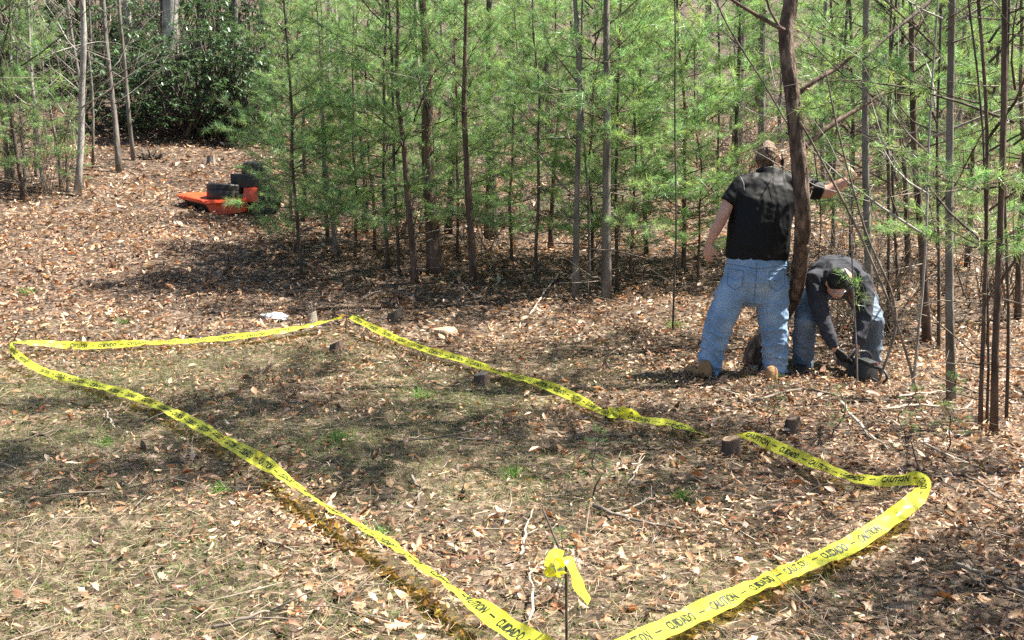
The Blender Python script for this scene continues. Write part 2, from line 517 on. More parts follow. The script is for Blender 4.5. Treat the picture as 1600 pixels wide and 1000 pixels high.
# small fresh green clumps that stand out
def clump_mesh(n, h, seed):
    r = np.random.default_rng(seed)
    pos = np.column_stack([r.normal(0, .035, (n, 2)), np.zeros(n)])
    d = np.column_stack([r.normal(0, .45, (n, 2)), np.full(n, .8)]); d /= np.linalg.norm(d, axis=1)[:, None]
    c = np.array([.13, .26, .06]) * r.uniform(.6, 1.4, (n, 1))
    V, Fq, C = blades(pos, d, r.uniform(.5, 1.1, n) * h, r.uniform(.0018, .0035, n), c, np.column_stack([r.normal(0, .02, (n, 2)), -np.abs(r.normal(0, .01, n))]))
    me = mesh_np('grass_clump', V, Fq, C); me.materials.append(M['grass'])
    return me
CL = [clump_mesh(60, .09, s) for s in range(4)]
for i, (px, py, s, lab) in enumerate([
        (660, 622, 1.2, 'fresh green grass clump in the leaves left of the yellow knot'),
        (165, 695, 1.0, 'green grass clump just right of the fully shaded left tape bend'),
        (530, 690, 1.2, 'green grass clump in the shade near the clearing centre left'),
        (800, 745, 1.1, 'green grass clump right of the clearing centre below the small stub'),
        (560, 500, 1.0, 'small green grass clump at the far tape corner'),
        (195, 505, 1.0, 'small green grass clump behind the far left tape run'),
        (1065, 780, .9, 'small green grass clump inside the right tape corner'),
        (1055, 512, 1.3, 'green tuft at the foot of the thin sapling left of the standing man'),
        (590, 838, .9, 'small green clump left of the near tape run'),
        (345, 770, 1.0, 'green grass clump below the CAUTION twist of the tape'),
        (40, 460, 1.3, 'pale green grass clump at the far left edge of the clearing')]):
    o = link('grass_clump', CL[i % 4], loc=at(px, py))
    o.scale = (s,) * 3; o.rotation_euler = (0, 0, i * 1.3)
    tag(o, lab, 'grass clump', 'green clumps on the clearing floor')

# ------------------------------------------------------------------ pines
def needle_mesh(name, tp, td, seed, per=24, nl=.10, nw=.0019, base=(.20, .33, .165)):
    """tufts of needles: tp positions, td shoot directions"""
    r = np.random.default_rng(seed)
    nt = len(tp); n = nt * per
    td = td / (np.linalg.norm(td, axis=1)[:, None] + 1e-9)
    P0 = np.repeat(tp, per, 0); D0 = np.repeat(td, per, 0)
    s = r.uniform(-.09, .02, n)
    P0 = P0 + D0 * s[:, None]
    d = D0 * r.uniform(.35, 1.2, n)[:, None] + r.normal(0, .52, (n, 3))
    d /= np.linalg.norm(d, axis=1)[:, None] + 1e-9
    d[:, 2] -= .10
    L = nl * r.uniform(.65, 1.15, n)
    side = np.cross(d, r.normal(0, 1, (n, 3))); side /= np.linalg.norm(side, axis=1)[:, None] + 1e-9
    w = side * nw
    V = np.stack([P0 - w, P0 + w, P0 + d * L[:, None]], 1).reshape(-1, 3)
    Fq = np.arange(n * 3).reshape(-1, 3)
    tc = np.array(base) * r.uniform(.65, 1.45, (nt, 1)) * np.column_stack([r.uniform(.85, 1.35, nt), np.ones(nt), r.uniform(.8, 1.25, nt)])
    C = np.repeat(np.clip(tc, .01, .6), per * 3, 0)
    C = C * np.repeat(r.uniform(.8, 1.2, (n, 1)), 3, 0)
    me = mesh_np(name, V, Fq, C)
    me.materials.append(M['needle'])
    return me

def pine_variant(seed, H, cb, spread, whorl=.42, nb=5, dead_from=.25, per=29, sparse=1.0, nw=.0019):
    r = np.random.default_rng(seed)
    tw = MB(); dead = MB(); tp, td = [], []
    z = cb
    while z < H - .1:
        f = (z - cb) / (H - cb)
        k = max(3, nb + r.integers(-1, 2))
        a0 = r.uniform(0, 6.28)
        Lmax = spread * (1 - f) ** .75 * (0.55 + 0.45 * min(1, (f + .12) / .3)) + .12
        for b in range(k):
            if r.random() > sparse: continue
            a = a0 + b * 6.283 / k + r.normal(0, .25)
            L = Lmax * r.uniform(.6, 1.12)
            el = R(r.normal(8 + 38 * f, 9))
            hd = np.array([math.cos(a), math.sin(a), 0])
            dirv = hd * math.cos(el) + np.array([0, 0, math.sin(el)])
            nseg = 5
            pts = [np.array([0, 0, z + r.normal(0, .04)])]
            d = dirv.copy()
            for q in range(nseg):
                pts.append(pts[-1] + d * L / nseg)
                d = d + np.array([r.normal(0, .09), r.normal(0, .09), .05 + r.normal(0, .06)]); d /= np.linalg.norm(d)
            pts = np.array(pts)
            tw.tube(pts, np.linspace(.003 + .0045 * L, .0015, nseg + 1), 4)
            lat = np.array([-hd[1], hd[0], 0])
            npos = max(3, int(L / .095))
            for q in range(npos):
                t = .22 + .78 * (q + r.random()) / npos
                i = min(int(t * nseg), nseg - 1); u = t * nseg - i
                p = pts[i] * (1 - u) + pts[i + 1] * u
                ax = pts[i + 1] - pts[i]; ax /= np.linalg.norm(ax)
                sgn = 1 if q % 2 else -1
                sd = ax * .75 + lat * sgn * r.uniform(.5, 1.0) + np.array([0, 0, r.normal(.12, .2)])
                sd /= np.linalg.norm(sd)
                sl = r.uniform(.12, .34) * (1.15 - .6 * t) * min(1.4, .55 + .5 * L)
                e = p + sd * sl
                tw.tube([p, (p + e) / 2 + r.normal(0, .008, 3), e], [.0028, .0022, .0014], 3)
                tp.append(e); td.append(sd)
                if sl > .13:
                    for m in range(int(sl / .085)):
                        pm = p + sd * sl * r.uniform(.25, .85)
                        dm = sd * .7 + r.normal(0, .55, 3); dm /= np.linalg.norm(dm)
                        tp.append(pm + dm * .05); td.append(dm)
            tp.append(pts[-1]); td.append(pts[-1] - pts[-2])
        z += whorl * r.uniform(.7, 1.25) * (1 - .35 * f)
    tp.append(np.array([0, 0, H])); td.append(np.array([0, 0, 1.]))
    # dead lower limbs, bare and thin
    z = dead_from
    while z < cb + .6:
        for b in range(r.integers(2, 5)):
            a = r.uniform(0, 6.28); L = r.uniform(.25, .95)
            d = np.array([math.cos(a), math.sin(a), r.normal(.15, .2)])
            p0 = np.array([0, 0, z + r.normal(0, .06)])
            p1 = p0 + d * L * .5 + r.normal(0, .03, 3); p2 = p0 + d * L + r.normal(0, .06, 3)
            dead.tube([p0, p1, p2], [.006, .004, .0015], 4)
            for m in range(r.integers(1, 4)):
                q = p1 + (p2 - p1) * r.random()
                dead.tube([q, q + (d + r.normal(0, .7, 3)) * L * r.uniform(.15, .4)], [.0025, .001], 3)
        z += r.uniform(.22, .45)
    crown = needle_mesh('crown', np.array(tp), np.array(td), seed + 50, per, nw=nw)
    bme = tw.mesh('branches'); bme.materials.append(M['bark_brown'])
    dme = dead.mesh('dead_branches'); dme.materials.append(M['twig'])
    return dict(H=H, crown=crown, branches=bme, dead=dme, ntuft=len(tp))

PV = {
    'tall':   pine_variant(1, 5.4, 0.9, 1.35, whorl=.46, nb=5, sparse=.78),
    'mid':    pine_variant(2, 4.6, 0.75, 1.15, whorl=.45, nb=5, sparse=.78),
    'young':  pine_variant(3, 3.8, 0.55, 1.0, whorl=.38, nb=5, dead_from=.15, sparse=.9),
    'bushy':  pine_variant(4, 4.8, 0.6, 1.45, whorl=.42, nb=5, sparse=.78),
    'thin':   pine_variant(5, 5.0, 1.3, .8, whorl=.55, nb=4, sparse=.8),
    'high':   pine_variant(6, 9.5, 3.8, 2.0, whorl=.75, nb=5, dead_from=1.2, sparse=.7),
    'canopy': pine_variant(7, 9.0, 4.6, 2.1, whorl=.5, nb=5, dead_from=2.0, per=34, sparse=.5, nw=.003),
    'sprig':  pine_variant(8, 1.7, 0.55, .35, whorl=.4, nb=3, dead_from=.1, per=26),
    'open':   pine_variant(9, 6.0, 1.1, 1.25, whorl=.6, nb=4, sparse=.7),
}

def trunk_mesh(H, r0, r1, seed, sides=9, wob=.02, flare=1.25, pts=None):
    r = np.random.default_rng(seed)
    n = 18
    t = np.linspace(0, 1, n)
    b = MB()
    if pts is None:
        ph = r.uniform(0, 6.28, 2)
        w = wob * np.sin(np.pi * t)
        xyz = np.stack([w * (np.sin(5 * t + ph[0]) + .35 * np.sin(17 * t + ph[1])), w * np.sin(4 * t + ph[1]), t * H - .12 * (t == 0)], -1)
    else:
        xyz = np.asarray(pts); n = len(xyz); t = np.linspace(0, 1, n)
    rad = r0 + (r1 - r0) * t
    rad = rad * (1 + (flare - 1) * np.exp(-t * H / .25))
    b.tube(xyz, rad, sides, jit=.09)
    return b.mesh('trunk')

def pine(base, lean, rad, var, label, group=None, scale=1.0, seed=0, bark='bark_brown', yaw=None, name='pine_tree', H=None):
    v = PV[var]
    e = empty(name, base, label, 'pine tree', group)
    Hs = v['H'] * scale
    q = align(lean, yaw if yaw is not None else seed * 2.399)
    tr = link('trunk', trunk_mesh(Hs, rad, .008 * scale, seed + 100, wob=.045), M[bark], e)
    tr.rotation_mode = 'QUATERNION'; tr.rotation_quaternion = q
    for nm in ('branches', 'dead', 'crown'):
        o = link({'dead': 'dead_branches'}.get(nm, nm), v[nm], parent=e)
        o.rotation_mode = 'QUATERNION'; o.rotation_quaternion = q
        o.scale = (scale,) * 3
    return e

def lean_of(px, py, px_top, py_top=0, dy=0.0):
    b = at(px, py); t = P(px_top, py_top, b.y + dy)
    return b, (t - b).normalized()

def px_pine(px, py, px_top, wpx, var, label, scale=1.0, seed=0, bark='bark_brown', group=None, py_top=0):
    b, d = lean_of(px, py, px_top, py_top)
    return pine(b, d, wpx / F_PX * b.y / 2, var, label, group, scale, seed, bark)

GP = 'young white pines at the edge of the woods'
# (base px, base py, top px, width px, variant, scale, bark, label)
PINES = [
    (472, 432, 440, 6, 'young', .95, 'bark_dark', 'slim dark stemmed young pine right of the red mower'),
    (527, 400, 492, 9, 'mid', .85, 'bark_grey', 'grey stemmed pine with pale upper trunk, left of the pine cluster'),
    (512, 385, 500, 6, 'bushy', .72, 'bark_brown', 'bushy pine spreading boughs over the right end of the mower'),
    (648, 442, 620, 12, 'mid', .95, 'bark_brown', 'young pine with a whorl of bare limbs left of the thickest pine trunk'),
    (680, 425, 655, 25, 'tall', 1.0, 'bark_brown', 'pine with the thickest trunk in the middle of the grove'),
    (740, 438, 728, 13, 'tall', .9, 'bark_brown', 'dark trunked pine right of the thickest pine'),
    (766, 372, 770, 20, 'tall', 1.0, 'bark_dark', 'dark stout pine standing farther back behind the grove'),
    (838, 445, 834, 6, 'mid', .9, 'bark_dark', 'thin dark pine sapling with a starry whorl of bare limbs'),
    (899, 468, 899, 10, 'thin', 1.25, 'bark_grey', 'straight slender pine pole left of the sunlit edged pine'),
    (948, 466, 951, 15, 'open', 1.05, 'bark_grey', 'straight pine with a bright sunlit right edge in the grove'),
    (965, 455, 967, 6, 'mid', 1.0, 'bark_dark', 'dark thin pine just right of the sunlit edged pine'),
    (607, 420, 596, 6, 'young', 1.15, 'bark_dark', 'thin pine stem left of the whorled young pine'),
    (1068, 420, 1062, 7, 'young', 1.2, 'bark_brown', 'feathery pale green pine left of the standing man'),
    (1010, 400, 1000, 7, 'mid', 1.0, 'bark_brown', 'feathery pine between the sunlit edged pine and the standing man'),
    (1156, 395, 1154, 9, 'mid', .95, 'bark_dark', 'pine right behind the standing man'),
    (570, 365, 560, 10, 'bushy', .85, 'bark_brown', 'full green pine behind the left of the grove'),
    (474, 345, 488, 8, 'bushy', .64, 'bark_brown', 'low spreading pine hiding the mower engine'),
    (860, 390, 868, 8, 'bushy', .9, 'bark_brown', 'full green pine behind the thin sapling with starry whorl'),
    (700, 365, 715, 12, 'bushy', 1.1, 'bark_dark', 'full green pine behind the thickest pine'),
    (555, 405, 552, 5, 'bushy', .62, 'bark_brown', 'small bushy pine low in the left of the grove'),
    (800, 408, 803, 5, 'bushy', .66, 'bark_brown', 'small bushy pine low between the dark trunks and the thin sapling'),
    (925, 425, 930, 5, 'young', .75, 'bark_brown', 'small soft pine low behind the two straight central pines'),
    (985, 440, 990, 5, 'young', .8, 'bark_brown', 'small soft pine low right of the sunlit edged pine'),
    (715, 400, 712, 5, 'young', .9, 'bark_brown', 'small soft pine low between the thickest and the dark trunked pine'),
    (585, 392, 575, 5, 'mid', .8, 'bark_brown', 'small feathery pine in the left half of the grove'),
    (1090, 440, 1086, 4, 'young', .7, 'bark_brown', 'small pale pine left of the standing man\'s elbow'),
    (455, 348, 464, 5, 'young', .8, 'bark_brown', 'small pine whose boughs droop over the mower engine'),
    (38, 305, 30, 6, 'young', .8, 'bark_grey', 'soft green pine low at the left edge before the thin trunks'),
    (105, 300, 112, 4, 'young', .38, 'bark_grey', 'low pine bough clump at the foot of the pale left trunk'),
    (20, 290, 14, 8, 'young', 1.0, 'bark_grey', 'pale boughed pine at the left edge of the picture'),
    (-40, 310, -50, 10, 'bushy', .85, 'bark_grey', 'bushy pine reaching in from beyond the left edge'),
    (95, 292, 60, 5, 'sprig', 1.5, 'bark_grey', 'small pine with low soft boughs beside the pale left trunk'),
    (1448, 532, 1432, 13, 'open', .95, 'bark_brown', 'pine trunk right of the bending man, second back from the leaves'),
    (1486, 630, 1478, 13, 'canopy', 1.3, 'bark_grey', 'curving pine trunk standing alone right of the bending man'),
    (1553, 678, 1563, 11, 'canopy', .95, 'bark_brown', 'dark double stemmed pine nearest the right edge, thicker stem'),
    (1531, 668, 1529, 7, 'thin', .9, 'bark_brown', 'thinner stem hugging the dark double pine at the right edge'),
    (1362, 545, 1350, 13, 'high', .9, 'bark_grey', 'pine trunk directly behind the bending man'),
    (1590, 500, 1596, 10, 'mid', 1.0, 'bark_brown', 'green pine at the right edge behind the double stem'),
    (1420, 430, 1412, 9, 'mid', 1.1, 'bark_brown', 'green pine back in the woods above the bending man'),
    (1510, 420, 1520, 9, 'bushy', .9, 'bark_brown', 'full green pine at the back right of the woods'),
    (1330, 400, 1326, 7, 'young', 1.2, 'bark_dark', 'soft green pine behind the outstretched arm'),
]
for i, (px, py, tx, w, var, s, bk, lab) in enumerate(PINES):
    px_pine(px, py, tx, w, var, lab, s * (.86 if var in ('tall', 'bushy', 'mid') and s > .8 else 1), i + 1, bk, GP)

# pines deeper in the woods (told apart only as a mass of green)
random.seed(21)
deep = []
for i in range(36):
    Y = random.uniform(14, 27)
    x = random.uniform(-.15, .62) * Y if i % 4 else random.uniform(-.62, .2) * (Y + 9)
    if i % 4 == 0: Y += 9
    if abs(x + .3 * Y) < .1 * Y and Y < 20: x += 4
    deep.append((x, Y))
for i in range(26):
    Y = random.uniform(20, 33); deep.append((random.uniform(-.12, .62) * Y, Y))
for i, (x, Y) in enumerate(deep):
    var = random.choice(['tall', 'bushy', 'mid', 'tall', 'young'])
    pine(Vector((x, Y, tzf(x, Y))), (random.gauss(0, .03), random.gauss(0, .03), 1), random.uniform(.03, .08), var,
         ('green pine deep in the woods behind the left trunks and rhododendrons' if x < -.2 * Y else 'green pine deep in the woods behind the middle of the grove' if x < .2 * Y else 'green pine deep in the woods behind the two men'), 'pines deep in the woods', random.uniform(.72, 1.0) * (1 if i < 36 else 1.3), 200 + i, random.choice(['bark_brown', 'bark_dark', 'bark_grey']))

# tall open pines just out of the picture on the right, whose crowns dapple the clearing
for i, (x, y, var, s) in enumerate([(5.4, 5.6, 'high', 1.0), (3.9, 4.2, 'bushy', 1.1), (3.9, 3.2, 'bushy', 1.05)]):
    pine(Vector((x, y, tzf(x, y))), (random.gauss(0, .03), random.gauss(0, .03), 1), .09, var,
         ['tall pine beyond the right edge level with the double pine', 'bushy pine beyond the right edge, shading the lower right corner',
          'bushy pine beyond the lower right corner'][i], 'pines beyond the right edge', s, 300 + i, 'bark_brown')

# ------------------------------------------------------------------ bare trees and shrubs
def bare_branches(seed, H, first, nb, blen):
    r = np.random.default_rng(seed)
    b = MB()
    for k in range(nb):
        z = first + (H - first) * (k + r.random()) / nb
        a = r.uniform(0, 6.28); L = blen * (1.1 - .6 * z / H) * r.uniform(.5, 1.2)
        d = np.array([math.cos(a), math.sin(a), r.uniform(.3, 1.0)]); d /= np.linalg.norm(d)
        p = [np.array([0, 0, z])]
        for q in range(4):
            p.append(p[-1] + d * L / 4); d = d + r.normal(0, .15, 3) + [0, 0, .06]; d /= np.linalg.norm(d)
        b.tube(p, np.linspace(.006 + .004 * L, .0015, 5), 4)
        for m in range(int(3 + L * 3)):
            i = r.integers(1, 4); q0 = p[i] + (p[i + 1] - p[i]) * r.random()
            dd = d + r.normal(0, .55, 3); l2 = L * r.uniform(.15, .4)
            q1 = q0 + dd * l2 * .5; q2 = q1 + (dd + r.normal(0, .3, 3)) * l2 * .5
            b.tube([q0, q1, q2], [.0035, .0025, .001], 3)
    me = b.mesh('branches')
    return me
BV = {}
for bk in ('bark_pale', 'bark_grey', 'bark_dark'):
    for k in range(2):
        me = bare_branches(400 + k + len(bk), 7, 1.2 if k else .5, 22, 1.5)
        me.materials.append(M[bk]); BV[bk, k] = me

def bare_tree(base, lean, rad, H, bark, label, group=None, seed=0, name='bare_tree', br=True, sides=8):
    e = empty(name, base, label, 'tree', group)
    q = align(lean, seed * 1.7)
    t = link('trunk', trunk_mesh(H, rad, rad * .35, seed + 700, sides, wob=.09), M[bark], e)
    t.rotation_mode = 'QUATERNION'; t.rotation_quaternion = q
    if br:
        o = link('branches', BV[bark, seed % 2], parent=e)
        o.rotation_mode = 'QUATERNION'; o.rotation_quaternion = q
        s = H / 7; o.scale = (s, s, s)
    return e

BARE = [
    (120, 306, 131, 11, 'bark_pale', 'pale grey trunk with a sunlit right side at far left'),
    (186, 271, 167, 9, 'bark_grey', 'brown grey trunk right of the pale left trunk'),
    (209, 250, 192, 6, 'bark_grey', 'slender trunk second right of the pale left trunk'),
    (70, 302, 39, 6, 'bark_pale', 'thin pale trunk left of the pale grey one'),
    (145, 262, 142, 4, 'bark_grey', 'very thin stem just right of the pale left trunk'),
    (57, 275, 55, 5, 'bark_grey', 'thin grey stem behind the left edge boughs'),
    (12, 297, 4, 8, 'bark_grey', 'grey trunk at the left picture edge'),
    (690, 418, 657, 7, 'bark_pale', 'slender pale trunk leaning in front of the thickest pine'),
    (920, 462, 926, 4, 'bark_grey', 'thin stem between the two straight central pines'),
    (1050, 517, 1046, 3, 'bark_dark', 'hair thin sapling left of the standing man'),
    (1121, 330, 1114, 5, 'bark_dark', 'thin dark stem above the standing man\'s left shoulder'),
    (1286, 330, 1296, 8, 'bark_grey', 'grey trunk behind the outstretched arm'),
    (1405, 470, 1396, 5, 'bark_dark', 'thin dark stem above the bending man\'s right side'),
    (1388, 520, 1392, 5, 'bark_dark', 'thin dark stem just right of the bending man'),
    (1466, 545, 1462, 5, 'bark_dark', 'thin dark stem left of the lone curving pine'),
    (1572, 660, 1590, 5, 'bark_dark', 'thin stem right of the dark double pine'),
    (1541, 664, 1546, 4, 'bark_dark', 'hair thin stem between the two stems of the double pine'),
    (1425, 612, 1475, 4, 'bark_pale', 'thin pale sapling leaning right beside the lone curving pine'),
    (624, 430, 610, 5, 'bark_dark', 'thin dark stem left of the whorled young pine base'),
    (1302, 390, 1312, 6, 'bark_grey', 'thin grey trunk in front of the far right slope'),
]
for i, (px, py, tx, w, bk, lab) in enumerate(BARE):
    b, d = lean_of(px, py, tx)
    bare_tree(b, d, w / F_PX * b.y / 2, random.uniform(6, 8), bk, lab, 'bare trunks among the pines', i, br=(w >= 4))

# big trunks far left behind the rhododendron
for px, Y, w, bk, lab in [(265, 24, 27, 'bark_pale', 'big pale trunk rising behind the rhododendron'), (317, 25, 18, 'bark_dark', 'dark big trunk right of the big pale one'),
                          (205, 27, 12, 'bark_pale', 'pale trunk far up the slope left of the big pale trunk')]:
    p = P(px, 100, Y); base = Vector((p.x, Y, tzf(p.x, Y)))
    bare_tree(base, (random.gauss(0, .02), 0, 1), w / F_PX * Y / 2, 12, bk, lab, None, int(px), sides=14)

# thin trunks deep in the woods
random.seed(5)
for i in range(75):
    Y = random.uniform(14.5, 38); x = random.uniform(-.66, .66) * Y
    bk = random.choice(['bark_grey', 'bark_pale', 'bark_dark', 'bark_grey'])
    bare_tree(Vector((x, Y, tzf(x, Y))), (random.gauss(0, .05), random.gauss(0, .05), 1), random.uniform(.022, .07) * Y / 20, random.uniform(7, 12), bk,
              ('thin bare trunk deep in the woods on the left slope' if x < -.2 * Y else 'thin bare trunk deep in the woods behind the middle grove' if x < .2 * Y else 'thin bare trunk deep in the woods behind the two men'), 'bare trunks deep in the woods', 100 + i)

def shrub_variant(seed, n, h, spread):
    r = np.random.default_rng(seed); b = MB()
    for k in range(n):
        a = r.uniform(0, 6.28); p = np.array([r.normal(0, .15), r.normal(0, .15), -.03])
        d = np.array([math.cos(a) * spread, math.sin(a) * spread, 1.0]); d /= np.linalg.norm(d)
        L = h * r.uniform(.5, 1.1); P_ = [p]
        for q in range(5):
            P_.append(P_[-1] + d * L / 5); d = d + r.normal(0, .16, 3); d /= np.linalg.norm(d)
        b.tube(P_, np.linspace(.006, .0015, 6), 4)
        for m in range(5):
            i = r.integers(1, 5); q0 = P_[i]; dd = d + r.normal(0, .8, 3)
            q1 = q0 + dd * L * .12; q2 = q1 + (dd + r.normal(0, .4, 3)) * L * .1
            b.tube([q0, q1, q2], [.003, .002, .001], 3)
    return b.mesh('stems')
SV = [shrub_variant(31, 14, 1.5, .6), shrub_variant(32, 20, 2.3, .45), shrub_variant(33, 9, .9, 1.2)]
for i, m_ in enumerate(('twig', 'twig', 'twig')): SV[i].materials.append(M[m_])
random.seed(11)
spots = []
for i in range(12): spots.append((random.uniform(-.52, -.22), random.uniform(15, 21)))
for i in range(26): spots.append((random.uniform(-.1, .55), random.uniform(11.5, 20)))
for i in range(8): spots.append((random.uniform(.33, .52), random.uniform(8.3, 11)))
for i in range(24): spots.append((random.uniform(.0, .6), random.uniform(19, 27)))
for i, (f, Y) in enumerate(spots):
    x = f * Y
    if -.40 < f < -.2: Y = 23 + (Y - 14.5) * .5; x = f * Y
    e = empty('bare_shrub', (x, Y, tzf(x, Y)), ('leafless twiggy shrub on the left slope by the rhododendrons' if i < 12 else 'leafless twiggy shrub in the shade behind the pine grove' if i < 38 else 'leafless twiggy shrub among the trunks right of the bending man' if i < 46 else 'leafless twiggy shrub far up the slope behind the two men'), 'shrub', 'leafless shrubs in the underbrush')
    o = link('stems', SV[i % 3], parent=e)
    o.rotation_euler = (0, 0, random.uniform(0, 6.28)); s = random.uniform(.7, 1.2); o.scale = (s, s, s)

# rhododendron
def rhodo(seed, n_wh, rx, ry, h):
    r = np.random.default_rng(seed)
    st = MB(); pos, tilt = [], []
    Vs, Fs, Cs = [], [], []; off = 0
    tv = np.array([[0, 0, 0], [.16, .3, .03], [.17, .65, .02], [0, 1, -.08], [-.17, .65, .02], [-.16, .3, .03], [0, .5, -.03]])
    tf = np.array([(0, 1, 6), (1, 2, 6), (2, 3, 6), (3, 4, 6), (4, 5, 6), (5, 0, 6)])
    for k in range(n_wh):
        u = r.normal(0, 1, 3); u /= np.linalg.norm(u); u *= r.uniform(.55, 1) ; u[2] = abs(u[2])
        c = np.array([u[0] * rx, u[1] * ry, u[2] * h + .15])
        if k % 4 == 0:
            b0 = np.array([r.normal(0, .25), r.normal(0, .25), 0]); st.tube([b0, (b0 + c) * .5 + r.normal(0, .12, 3), c], [.02, .013, .006], 4)
        m = 9; a = r.uniform(0, 6.28) + np.arange(m) * 6.283 / m + r.normal(0, .2, m)
        el = r.uniform(-.7, .35, m); ln = r.uniform(.09, .15, m)
        tiltv = r.normal(0, .3, 3)
        for q in range(m):
            y = np.array([math.cos(a[q]) * math.cos(el[q]), math.sin(a[q]) * math.cos(el[q]), math.sin(el[q])]) + tiltv * .5; y /= np.linalg.norm(y)
            x = np.cross(y, [0, 0, 1]); x /= np.linalg.norm(x); z = np.cross(x, y)
            v = (tv[:, :1] * x + tv[:, 1:2] * y + tv[:, 2:] * z) * ln[q] + c
            Vs.append(v); Fs.append(tf + off); off += 7
            Cs.append(np.repeat((np.array([.085, .145, .075]) * r.uniform(.5, 1.6))[None], 7, 0))
    me = mesh_np('crown', np.vstack(Vs), np.vstack(Fs), np.vstack(Cs)); me.materials.append(M['rhodo'])
    sm = st.mesh('stems'); sm.materials.append(M['bark_dark'])
    return me, sm
RV = [rhodo(61, 420, 1.7, 1.2, 2.3), rhodo(62, 330, 1.3, 1.1, 1.6)]
for i, (px, Y, k, s, lab) in enumerate([
        (300, 21, 0, 1.05, 'large dark glossy rhododendron below the big pale trunk'),
        (225, 22.5, 1, 1.3, 'rhododendron left of the large glossy one'),
        (375, 21.5, 0, 1.05, 'dark rhododendron behind the left edge of the pine grove'),
        (330, 24.5, 0, 1.2, 'rhododendron farther up the slope around the dark big trunk'),
        (215, 27, 0, 1.1, 'rhododendron highest on the slope at upper left'),
        (90, 26, 1, 1.2, 'rhododendron in the shade behind the left trunks'),
        (150, 29, 0, 1.3, 'tall dark rhododendron far up the slope between the left trunks'),
        (20, 30, 0, 1.3, 'dark rhododendron far up the slope at the left edge'),
        (280, 31, 0, 1.5, 'dark rhododendron at the top left behind the big pale trunk'),
        (400, 28, 0, 1.4, 'dark rhododendron far behind the left of the grove')]):
    p = P(px, 200, Y)
    e = empty('rhododendron_bush', (p.x, Y, tzf(p.x, Y) - .05), lab, 'shrub', 'rhododendrons on the left slope')
    for nm, me in zip(('crown', 'stems'), RV[k]):
        o = link(nm, me, parent=e); o.scale = (s, s, s); o.rotation_euler = (0, 0, i * 1.1)

# ------------------------------------------------------------------ the leaning tree beside the men
def catmull(pts, n):
    pts = np.asarray([tuple(p) for p in pts], float)
    p = np.vstack([2 * pts[0] - pts[1], pts, 2 * pts[-1] - pts[-2]])
    out = []
    for i in range(len(pts) - 1):
        a, b, c, d = p[i:i + 4]
        for t in np.linspace(0, 1, n, endpoint=False):
            out.append(.5 * ((2 * b) + (c - a) * t + (2 * a - 5 * b + 4 * c - d) * t * t + (3 * b - a - 3 * c + d) * t ** 3))
    out.append(pts[-1])
    return np.array(out)

